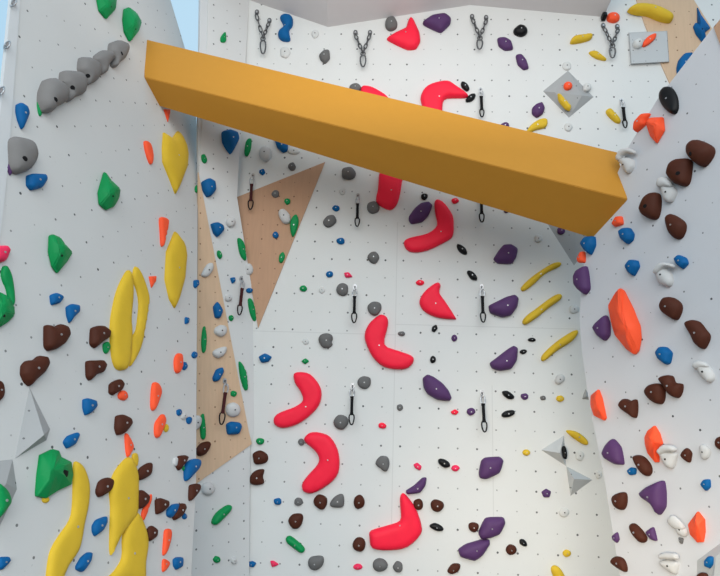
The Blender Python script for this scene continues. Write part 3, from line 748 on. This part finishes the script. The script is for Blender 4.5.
H('33', 'yellow', 's', '45,555 55,535 80,545 105,590 100,610 70,605', d='', lab='yellow hold cut by the bottom edge, right of centre')

# ---- right wall
H('13', 'white', 's', '315,70 335,55 370,60 375,90 355,118 338,105 330,85', lobe='303,60 312,35 330,18 355,16 378,28 374,40 350,38 330,48 318,68', lab='white two-lobed hold touching the right end of the beam', ref='white hold on the beam end')
H('13', 'brown', 's', '590,10 610,-12 640,-15 688,10 690,45 655,90 620,75 590,40', d='rounded', holes='605,40', lab='topmost brown rounded hold on the right wall', ref='topmost brown hold')
H('13', 'brown', 's', '512,115 525,80 555,60 600,62 602,105 592,155 570,168 535,155 515,130', d='rounded', holes='552,118', lab='brown D-shaped hold second from the top on the right wall', ref='brown D-shaped hold')
H('13', 'white', 's', '490,165 515,158 545,185 535,220 520,235 500,225 488,190', lobe='465,160 475,135 500,132 520,152 520,170 495,172 475,175', lab='white two-lobed hold between the brown rounded holds', ref='white hold between the browns')
H('13', 'brown', 's', '404,255 418,215 445,195 475,200 479,245 470,290 450,302 420,290 406,270', holes='424,250', d='rounded', lab='brown egg-like hold nearest the beam end on the right wall', ref='brown egg-like hold')
H('13', 'brown', 's', '503,300 520,280 548,290 578,315 578,350 560,378 535,375 515,345', d='', lab='brown knobbed hold just right of the brown egg-like hold', ref='brown knobbed hold')
H('13', 'orange', 'c', '288,320 305,290 328,288 333,322 300,332', pl=PR, d='', lab='small orange hold under the right corner of the beam')
H('13', 'blue', 'c', '316,350 335,335 360,335 375,360 370,385 350,402 325,380', d='')
H('13', 'blue', 'c', '164,400 185,370 218,368 220,405 202,446 180,425', pl=PR, d='', lab='blue hold tucked under the back corner of the beam')
H('13', 'orange', 'c', '150,460 165,430 180,430 180,475 155,476', pl=PR, d='', lab='small orange hold at the inner edge of the right wall, below the beam')
H('13', 'blue', 'c', '342,490 360,462 390,465 397,490 375,530 355,515', d='')
H('13', 'blue', 'c', '537,460 555,442 585,455 593,478 572,502 548,482', d='')
H('13', 'purple', 'c', '138,530 150,505 185,485 192,520 198,580 180,604 155,585 140,565', pl=PR, k=.8, lab='purple pointed hold at the inner edge of the right wall, under the beam', ref='purple hold at the wall edge')
H('13', 'white', 's', '465,505 480,490 515,500 530,545 515,570 480,555', lobe='452,510 480,475 528,480 530,495 500,495 470,520', lab='white two-lobed hold above the brown holds, right of the big orange', ref='white hold above the big orange')
H('23', 'purple', 'c', '213,160 225,140 265,105 278,140 278,190 258,213 230,190', k=.8, d='', pl=PR, lab='purple hold touching the flank of the big orange hold', ref='purple hold by the big orange')
H('23', 'orange', 'f', '272,70 300,20 318,0 332,10 365,80 395,150 399,200 390,250 375,266 345,245 300,190 285,140', peak='345,160', k=.7, lab='big orange lens-shaped hold, largest on the right wall', ref='big orange hold')
H('23', 'brown', 's', '483,70 500,40 530,38 560,60 564,90 545,127 515,115 490,95', d='heart-shaped')
H('23', 'brown', 's', '583,145 605,128 635,135 660,165 677,190 670,220 652,244 625,225 605,190', d='knobbed')
H('23', 'blue', 'c', '464,258 480,235 505,235 528,258 520,300 505,308 475,285', d='rounded')
H('23', 'white', 's', '630,310 655,295 690,335 695,365 675,378 645,350', lobe='607,305 630,290 655,297 670,312 650,320 620,325', lab='white two-lobed hold below the brown knobbed hold, near the right edge', ref='white hold near the right edge')
H('23', 'brown', 's', '420,415 440,388 475,382 495,400 495,445 478,465 440,448', d='', lab='brown hold, left one of a touching pair on the right wall', ref='touching brown pair')
H('23', 'brown', 's', '478,365 500,350 528,352 540,378 568,385 565,420 548,440 520,425 498,395', d='', lab='brown knobbed hold, right one of a touching pair on the right wall')
H('23', 'brown', 's', '320,465 340,443 365,452 385,447 388,490 380,520 355,505 328,485', d='heart-shaped')
H('23', 'orange', 'f', '203,430 232,405 245,440 262,520 255,530 215,510 202,470', peak='232,470', lab='orange shard hold at the inner edge of the right wall', ref='orange shard hold')
H('33', 'orange', 'f', '418,20 430,-5 457,-26 475,5 487,45 470,70 472,120 460,122 430,85 420,50', peak='455,40', lab='orange hold half covered by a white two-lobed hold on the right wall', ref='orange hold behind the white one')
H('33', 'purple', 'c', '250,85 265,52 292,24 322,60 335,132 300,130 262,108', k=.8, lab='purple bell-shaped hold, upper left of the small blue and long brown holds', ref='purple bell-shaped hold')
H('33', 'brown', 's', '374,105 390,92 415,100 440,130 445,160 430,177 405,160', d='long')
H('33', 'blue', 'c', '348,155 365,140 385,145 383,170 360,174', d='')
H('33', 'white', 's', '480,85 510,75 545,85 545,110 530,145 505,135 490,110', lobe='468,75 490,52 520,52 540,65 535,80 500,82 480,92', lab='white two-lobed hold overlapping an orange hold on the right wall', ref='white hold over the orange one')
H('33', 'brown', 's', '565,90 585,64 605,80 605,100 598,122 575,110', d='')
H('33', 'white', 's', '640,60 655,50 680,70 675,100 655,110 642,90', d='')
H('33', 'brown', 's', '702,40 715,20 745,20 745,72 710,65', d='', lab='brown hold cut by the right edge of the photo')
H('33', 'blue', 'c', '642,210 655,190 680,188 682,220 665,238', d='')
H('33', 'purple', 'c', '400,245 430,218 493,190 500,240 500,300 475,336 450,290 412,265', lab='big purple hold in the middle of the lower right wall', ref='big purple hold')
H('33', 'brown', 's', '288,270 300,250 340,242 345,285 330,312 300,300', d='')
H('33', 'brown', 's', '360,375 375,365 400,385 425,420 420,440 400,440 370,405', d='long')
H('33', 'purple', 'c', '420,400 455,376 470,438 445,432', k=.8, d='')
H('33', 'purple', 'c', '288,415 310,398 318,430 308,445 292,432', k=.8, d='')
H('33', 'white', 's', '545,362 570,370 592,400 578,420 550,402', lobe='508,352 525,333 545,342 575,375 570,392 545,390 520,375', lab='white two-lobed hold left of the lowest orange hold', ref='white hold by the lowest orange')
H('33', 'grey', 'c', '553,420 575,425 570,448 560,445', d='')
H('33', 'orange', 'f', '592,370 610,345 630,318 655,350 657,400 650,440 630,442 600,410', peak='632,385', lab='lowest orange hold on the right wall', ref='lowest orange hold')
H('33', 'brown', 's', '286,520 300,498 330,505 345,535 343,560 310,545', d='')
H('33', 'white', 's', '480,520 510,510 550,520 552,545 540,570 500,545', lobe='475,492 500,482 535,484 550,495 545,512 500,510 480,508', lab='lowest white two-lobed hold on the right wall', ref='lowest white two-lobed hold')
V(PR, [(697, 560.5), (722, 542), (760, 515), (760, 640), (698, 640)], [(716, 556, .07), (755, 530, .07), (755, 630, .07), (708, 630, .07)], [(0, 5, 6, 2, 1), (2, 6, 7, 3), (3, 7, 8, 4), (4, 8, 5, 0), (5, 8, 7, 6)], VOLG, 'grey volume at the bottom right corner, under a blue hold', 'grey corner volume')
H('33', 'blue', 'c', '658,515 675,495 697,500 695,530 680,546 660,538', d='', z=.05, lab='blue hold on the grey volume at the bottom right corner')
H('33', 'brown', 's', '628,576 645,562 668,570 668,605 630,605', d='', z=.05, lab='brown hold cut by the bottom edge in the right corner')
# ---- volumes of the left wall
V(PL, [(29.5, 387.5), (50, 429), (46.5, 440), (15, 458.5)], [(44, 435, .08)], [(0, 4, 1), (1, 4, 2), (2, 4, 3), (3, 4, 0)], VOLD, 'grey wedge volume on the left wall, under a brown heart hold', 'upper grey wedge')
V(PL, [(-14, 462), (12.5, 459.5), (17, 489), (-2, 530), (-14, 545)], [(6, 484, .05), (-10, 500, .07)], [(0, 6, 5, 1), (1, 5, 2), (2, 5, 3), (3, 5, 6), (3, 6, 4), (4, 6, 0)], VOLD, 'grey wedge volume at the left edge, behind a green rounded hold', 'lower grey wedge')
# ================================================================== metalwork
def tube(bm, pts, r, seg=8, closed=False):
    n = len(pts); rings = []
    for i, p in enumerate(pts):
        a = pts[i-1] if (i or closed) else p; b = pts[(i+1) % n] if (i < n-1 or closed) else p
        t = (b-a).normalized(); s = Vector((.31, .87, .38)) if abs(t.z) < .9 else Vector((1, .1, 0))
        x = t.cross(s).normalized(); y = t.cross(x)
        rings.append([bm.verts.new(p + (x*math.cos(2*math.pi*k/seg) + y*math.sin(2*math.pi*k/seg))*r) for k in range(seg)])
    m = n if closed else n-1
    for i in range(m):
        A, B = rings[i], rings[(i+1) % n]
        off = 0
        if closed and i == n-1: off = min(range(seg), key=lambda o: (A[0].co-B[o].co).length)
        for k in range(seg): bm.faces.new((A[k], A[(k+1) % seg], B[(k+1+off) % seg], B[(k+off) % seg]))
    if not closed: bm.faces.new(rings[0][::-1]); bm.faces.new(rings[-1])
def loop_pts(c, d, side, L, W, n=16, pear=0.0):
    """an elongated ring: long axis d, width along side"""
    out = []
    for i in range(n):
        a = 2*math.pi*i/n; y = math.cos(a); x = math.sin(a)
        x = math.copysign(abs(x)**.75, x); w = W*(1+pear*(-y))
        out.append(c + d*(y*L/2) + side*(x*w/2))
    return out
def empty(name, loc):
    o = bpy.data.objects.new(name, None); COL.objects.link(o); o.location = loc; o.empty_display_size = .05
    bpy.context.view_layer.update(); return o
def part(name, bm, mat, root, ang=50):
    for v in bm.verts: v.co -= root.location
    return bm_obj(name, bm, mat, root, smooth=True, angle=ang)
def plate(bm, c, pl, w, h, th):
    fr = [pl.u, pl.v, pl.n]; R = []
    for z in (0, th):
        R.append([bm.verts.new(c + pl.u*(w/2*math.cos(a)) + pl.v*(h/2*math.copysign(abs(math.sin(a))**.8, math.sin(a))) + pl.n*z) for a in [2*math.pi*i/14 for i in range(14)]])
    for i in range(14): bm.faces.new((R[0][i], R[0][(i+1) % 14], R[1][(i+1) % 14], R[1][i]))
    bm.faces.new(R[0][::-1]); bm.faces.new(R[1])
def hexnut(bm, c, pl, r, th):
    R = [[bm.verts.new(c + pl.u*(r*math.cos(math.pi*i/3)) + pl.v*(r*math.sin(math.pi*i/3)) + pl.n*z) for i in range(6)] for z in (0, th)]
    for i in range(6): bm.faces.new((R[0][i], R[0][(i+1) % 6], R[1][(i+1) % 6], R[1][i]))
    bm.faces.new(R[1])
def quickdraw(x0, y0, x1, y1, col, lab, z0=0.0):
    pl = plane_at(x0, y0)[0]; 
    if pl is not PM: pl = PB
    p = pl.hit(x0, y0, z0); dist = (p-CAM).dot(FW)
    total = math.hypot(x1-x0, y1-y0)/FPX*dist*1.0
    root = empty('quickdraw', p)
    h = bmesh.new(); plate(h, p + pl.n*.004, pl, .05, .075, .006)
    arm = [p + pl.n*.006 - pl.v*.02, p + pl.n*.03 - pl.v*.045, p + pl.n*.05 - pl.v*.05]
    tube(h, arm, .012); hg = part('hanger', h, STEEL, root)
    nb = bmesh.new(); hexnut(nb, p + pl.n*.009, pl, .014, .012)
    nut = part('bolt', nb, DARKSTEEL, root)
    top = p + pl.n*.05 - pl.v*.045
    q = PB.hit(x1, y1) if pl is PB else pl.hit(x1, y1)
    # hangs straight down in the plane of the picture column, clear of the overhanging wall
    d = ((CAM + (q-CAM)*((top-CAM).length/(q-CAM).length*.985)) - top)
    d = (d.normalized()*.55 + Vector((0, 0, -1))*.45).normalized()
    side = (pl.u - d*pl.u.dot(d)).normalized()
    cl = total*.24; sl = total*.50; bl = total*.28
    b = bmesh.new(); tube(b, loop_pts(top + d*(cl*.42), d, side, cl, cl*.48, 14), .0085, 6, True); part('upper_carabiner', b, STEEL, root)
    s0 = top + d*(cl*.78); s1 = s0 + d*sl
    b = bmesh.new(); nrm_ = d.cross(side)
    for (w, t0, t1) in ((.021, 0, 1),):
        n = 6; R = []
        for i in range(n+1):
            c = s0.lerp(s1, i/n); ww = w*(1.15 if i in (0, n) else .85)
            R.append([b.verts.new(c + side*sx*ww + nrm_*sz*.009) for sx, sz in ((-1, -1), (1, -1), (1, 1), (-1, 1))])
        for A, B in zip(R, R[1:]):
            for k in range(4): b.faces.new((A[k], A[(k+1) % 4], B[(k+1) % 4], B[k]))
        b.faces.new(R[0][::-1]); b.faces.new(R[-1])
    part('sling', b, SLING[col], root)
    b = bmesh.new(); tube(b, loop_pts(s1 + d*(bl*.40), d, side, bl, bl*.46, 16, .28), .0095, 6, True); lc = part('lower_carabiner', b, BLACKMETAL, root)
    b = bmesh.new(); e = s1 + d*(bl*.2) + side*(bl*.22); tube(b, [e, e + d*(bl*.38)], .012, 6); part('gate', b, DARKSTEEL, lc)
    tag(root, lab, 'quickdraw', 'quickdraws on the back wall')
    HOLDS.append(dict(o=root, x=(x0+x1)/2, y=(y0+y1)/2, col='', d='', lab=lab, ref=None, size=35, pan='', px=[], name='quickdraw'))
QD = [(480.5, 90, 481, 120, 'black', 'black quickdraw above the beam, at the tip of the red hooked hold'),
      (621, 101, 623, 131, 'black', 'black quickdraw nearest the right wall, below the grey square volume'),
      (253, 176, 252.5, 212, 'maroon', 'dark quickdraw hanging at the upper left corner of the wide plywood triangle'),
      (358, 196, 357.5, 228.5, 'black', 'black quickdraw under the beam, left of the red block'),
      (480.5, 190, 480.5, 224.5, 'black', 'black quickdraw whose upper half is hidden by the beam'),
      (241, 279, 240, 316, 'maroon', 'maroon quickdraw on the narrow white panel between the two plywood triangles'),
      (355, 287, 354.5, 323.5, 'black', 'black quickdraw above the upper left of the red L-shaped hold'),
      (481.5, 287, 482, 323, 'black', 'black quickdraw beside the purple hold, right of the red kite'),
      (224.5, 381, 222, 423, 'maroon', 'maroon quickdraw on the tall narrow plywood triangle'),
      (352.5, 386, 352, 423, 'black', 'black quickdraw right of the upper red crescent, beside a grey disc'),
      (482, 393, 484, 430, 'black', 'lowest black quickdraw, above the lone purple hold')]
for q in QD: quickdraw(*q, z0=.014 if inside((q[0], q[1]), WOODS['wide']) or inside((q[0], q[1]), WOODS['narrow']) else 0)

def chain_anchor(ha, hb, joint, ring, lab):
    p = PB.hit(*joint, .07); root = empty('chain_anchor', PB.hit(*joint, 0))
    for hp in (ha, hb):
        c = PB.hit(*hp); h = bmesh.new(); plate(h, c + PB.n*.003, PB, .062, .085, .007)
        tube(h, [c + PB.n*.006 - PB.v*.02, c + PB.n*.035 - PB.v*.05], .014)
        hg = part('hanger', h, DARKSTEEL, root)
        nb = bmesh.new(); hexnut(nb, c + PB.n*.009, PB, .016, .014); 
        for v in nb.verts: v.co -= root.location
        bm_obj('bolt', nb, STEEL, hg)
        a = c + PB.n*.035 - PB.v*.055; n = 4; d = (p-a); L = d.length/n; d.normalize()
        s1 = PB.u - d*PB.u.dot(d); s1.normalize(); s2 = d.cross(s1)
        for i in range(n):
            b = bmesh.new(); tube(b, loop_pts(a + d*(L*(i+.5)), d, s1 if i % 2 == 0 else s2, L*1.22, .042, 12), .0085, 6, True)
            part('chain_link', b, DARKSTEEL, root)
    e = PB.hit(*ring, .07); d = (e-p); L = d.length; d.normalize(); s = (PB.u - d*PB.u.dot(d)).normalized()
    b = bmesh.new(); tube(b, loop_pts(p + d*.01, d, s, .06, .06, 14), .010, 6, True); part('joint_ring', b, DARKSTEEL, root)
    b = bmesh.new(); tube(b, loop_pts(p + d*(L*.55+.02), d, s, L*.95, .075, 16, .2), .0115, 6, True); lc = part('lowering_carabiner', b, DARKSTEEL, root)
    g = bmesh.new(); tube(g, [p + d*(L*.35+.02) + s*.03, p + d*(L*.8+.02) + s*.034], .013, 6); part('gate', g, STEEL, lc)
    tag(root, lab, 'chain anchor', 'chain anchors under the ceiling')
chain_anchor((257, 12.5), (269.5, 21), (263, 38), (263, 52), 'steel chain anchor left of the blue figure-eight hold')
chain_anchor((355.5, 33), (370, 33), (363, 53), (363, 65), 'steel chain anchor left of the highest red hold')
chain_anchor((472, 17), (486, 18), (480, 37.5), (479.5, 47.5), 'steel chain anchor right of the purple diamond by the ceiling')
chain_anchor((603, 26), (617, 27), (612.5, 45), (612.5, 56), 'steel chain anchor under the round orange hold')
# rings on the outer edge of the left wall
for x, y, lab in ((13.5, 3, 'top steel ring on the outer edge of the left wall'), (7, 45, 'middle one of three steel rings on the outer edge of the left wall'), (1, 91, 'lowest of three steel rings on the outer edge of the left wall')):
    c = PL.hit(x, y, .03); root = empty('anchor_ring', c)
    b = bmesh.new(); tube(b, loop_pts(c, PL.v, PL.n, .085, .06, 16), .006, 6, True); part('ring', b, STEEL, root)
    b = bmesh.new(); plate(b, PL.hit(x, y, .02), PL, .04, .055, .006); part('base_plate', b, STEEL, root)
    tag(root, lab, 'anchor ring', 'steel rings on the left wall edge')
# small black fixture where the ceiling ends
b = bmesh.new(); c = PB.hit(604, 16.5, .05); root = empty('ceiling_bracket', c)
box_bm(b, c-Vector((.028, .05, .035)), c+Vector((.028, .05, .035))); bmesh.ops.bevel(b, geom=b.edges[:], offset=.006, segments=2, affect='EDGES')
part('housing', b, BLACKMETAL, root)
b = bmesh.new(); tube(b, [c, PB.hit(604, 16.5, 0)], .012); part('stem', b, BLACKMETAL, root)
tag(root, 'small black bracket at the right end of the ceiling, beside a round orange hold', 'bracket')

# ================================================================== labels: look, then where it sits
CN = {'white': 'white', 'violet': 'violet'}
REFS = [(h['x'], h['y'], h['ref'], h) for h in HOLDS if h['ref']]
REFS += [(x, y, r, None) for x, y, r in ((263, 35, 'left chain anchor'), (363, 48, 'second chain anchor'), (480, 32, 'third chain anchor'), (611, 42, 'chain anchor by the orange hold'),
         (622, 115, 'quickdraw nearest the right wall'), (357.5, 212, 'quickdraw left of the red block'), (240.5, 297, 'maroon quickdraw on the white panel'),
         (223, 402, 'maroon quickdraw on the plywood'), (355, 305, 'quickdraw over the red L-shaped hold'), (482, 305, 'quickdraw right of the red kite'), (483, 412, 'lowest quickdraw'), (252.5, 194, 'quickdraw on the wide plywood'), (352, 404, 'quickdraw right of the upper red crescent'))]
def sector(dx, dy):
    a = math.degrees(math.atan2(-dy, dx)) % 360
    return int(((a+22.5) % 360)//45)
DIRN = {0: 'just right of', 1: 'up and right of', 2: 'just above', 3: 'up and left of', 4: 'just left of', 5: 'down and left of', 6: 'just below', 7: 'down and right of'}
def noun(h): return 'foothold' if h['name'] == 'foothold' else 'hold'
OVR = {
    (195, 355): 'small blue foothold against the left side of the tall plywood, above a slim orange hold',
    (187, 321): 'small blue foothold alone on the left wall, below the lower yellow spike',
    (181, 461): 'brown hold with a white foothold behind it, touching the blue teardrop by the plywood',
    (159, 426): 'orange hold with a tiny yellow foothold peeping out beside it',
    (162, 505): 'brown hold left of a touching blue and brown pair, right of the large yellow blade',
    (172, 510): 'blue hold touching the brown hold on its right, near the foot of the plywood',
    (179, 511): 'brown hold overlapping a blue hold on its left, near the foot of the plywood',
    (207, 271): 'white hold highest on the tall narrow plywood triangle',
    (218, 311): 'angular blue hold on the tall plywood, above two white holds',
    (221, 331): 'small white foothold on the tall plywood, just below the angular blue hold',
    (219, 352): 'white hold on the tall plywood, just above the slanted blue hold',
    (204, 340): 'slim green hold on the tall plywood, left of two white holds',
    (196, 423): 'white hold at the left edge of the tall plywood, touching a slim green hold',
    (203, 427): 'slim green hold on the tall plywood, touching a white hold on its left',
    (176, 462): 'small white foothold tucked behind a brown hold, left of the blue teardrop by the plywood',
    (184, 416): 'small white foothold between two small blue ones, left of the tall plywood',
    (179, 412): 'small blue foothold left of a small white one, beside the tall plywood',
    (189, 420): 'small blue foothold right of a small white one, beside the tall plywood',
    (166, 428): 'small yellow foothold peeping out beside an orange hold',
    (184, 468): 'small green foothold between a brown hold and the blue teardrop by the plywood',
    (203, 449): 'brown hold at the lower end of the tall narrow plywood triangle',
    (227, 435): 'blue hold low on the tall plywood, below a round white hold',
    (234, 427): 'blue hold low on the tall plywood, below a round white hold',
    (106, 348): 'small green foothold between the upper brown heart and the long yellow twin hold',
    (382, 426): 'small red foothold alone, below and right of the quickdraw beside a grey disc',
}
def auto_labels():
    done = set()
    for h in HOLDS:
        for k, v in OVR.items():
            if abs(h['x']-k[0]) < 2.2 and abs(h['y']-k[1]) < 2.2 and not h['lab'] and v not in done: h['lab'] = v; done.add(v)
    used = set(h['lab'] for h in HOLDS if h['lab'])
    todo = [h for h in HOLDS if not h['lab']]
    for h in todo:
        cands = []
        for rx, ry, ref, rh in REFS:
            if rh is h: continue
            dx, dy = h['x']-rx, h['y']-ry; dist = math.hypot(dx, dy)
            if dist > 150: continue
            s = sector(dx, dy)
            rivals = []
            for g in HOLDS:
                if g is h or g['col'] != h['col'] or g is rh or not g['px']: continue
                gd = math.hypot(g['x']-rx, g['y']-ry)
                if sector(g['x']-rx, g['y']-ry) == s or gd < 14: rivals.append(gd)
            near = min(rivals) if rivals else 1e9
            if near > dist*1.35: pen = 0
            elif near > dist: pen = 25
            else: continue
            cands.append((dist+pen+(0 if s % 2 == 0 else 6), s, ref))
        cands.sort()
        desc = (h['d']+' ' if h['d'] else ('small ' if h['size'] < 13 else '')) + h['col'].replace('violet', 'violet') + ' ' + noun(h)
        if h['d'] and h['size'] < 13 and len(h['d'].split()) == 1 and h['d'] not in ('small', 'tiny'): desc = 'small ' + desc
        lab = None
        for c in cands:
            t = f"{desc} {DIRN[c[1]]} the {c[2]}"
            if h['pan'] in ('narrow plywood strip', 'plywood triangle') and len(t.split()) < 11: t = f"{desc} on plywood, {DIRN[c[1]]} the {c[2]}"
            if h['pan'] in ('left wall', 'right wall') and len(t.split()) < 11: t = f"{desc} on the {h['pan']}, {DIRN[c[1]]} the {c[2]}"
            if t not in used: lab = t; break
        if not lab:                                   # counted down its own wall, top to bottom
            same = sorted([g for g in HOLDS if g['col'] == h['col'] and g['pan'] == h['pan'] and g['px']], key=lambda g: g['y'])
            i = same.index(h); W = 'first second third fourth fifth sixth seventh eighth ninth tenth eleventh twelfth thirteenth fourteenth fifteenth sixteenth seventeenth eighteenth nineteenth twentieth'.split()
            n = len(same)
            lab = f"{desc} on the {h['pan']}, {W[i]} {h['col']} one from the top" if i <= n/2 else f"{desc} on the {h['pan']}, {W[n-1-i]} {h['col']} one from the bottom"
        used.add(lab); h['lab'] = lab
    for h in HOLDS:
        h['o']['label'] = h['lab']
        if h['name'] in ('climbing_hold', 'foothold') and not h['o'].get('group'):
            h['o']['group'] = f"{h['col']} {noun(h)}s on the {h['pan']}"
auto_labels()

# ================================================================== light
w = bpy.data.worlds.new('world'); SC.world = w; w.use_nodes = True
bg = w.node_tree.nodes['Background']; bg.inputs['Color'].default_value = (.53, .77, .95, 1); bg.inputs['Strength'].default_value = .86
def area(name, loc, target, size, power, col, spread=180):
    ld = bpy.data.lights.new(name, 'AREA'); ld.shape = 'RECTANGLE'; ld.size, ld.size_y = size; ld.energy = power; ld.spread = math.radians(spread); ld.color = col
    o = bpy.data.objects.new(name, ld); COL.objects.link(o); o.location = loc
    o.rotation_euler = (Vector(target)-Vector(loc)).to_track_quat('-Z', 'Y').to_euler(); return o
area('hall_windows', (.5, -3.4, 5.8), (.6, 6, 4.2), (13, 7.5), 660, (1, .97, .925))
area('warm_wall_fill', (-.9, .4, .8), (3.0, 7.0, 2.0), (1.2, .8), 17, (1, .80, .55), 46)  # unseen fill light, added to warm the back wall's lower right
area('wall_base_fill', (.2, -1.6, 1.2), (.4, 6.6, 1.3), (6, 1), 26, (1, .97, .93), 60)  # fill added out of view to lift the foot of the back wall
area('ceiling_fill', (.6, 3.4, 6.3), (.6, 4.2, 9), (4, .5), 29, (1, .97, .95))  # added upward fill above the view, there only to brighten the ceiling
SC.view_settings.view_transform = 'Standard'; SC.view_settings.look = 'None'; SC.view_settings.gamma = 1; SC.view_settings.use_curve_mapping = False
SC.view_settings.exposure = 0.14
SC.cycles.use_denoising = True
SC.cycles.max_bounces = 6
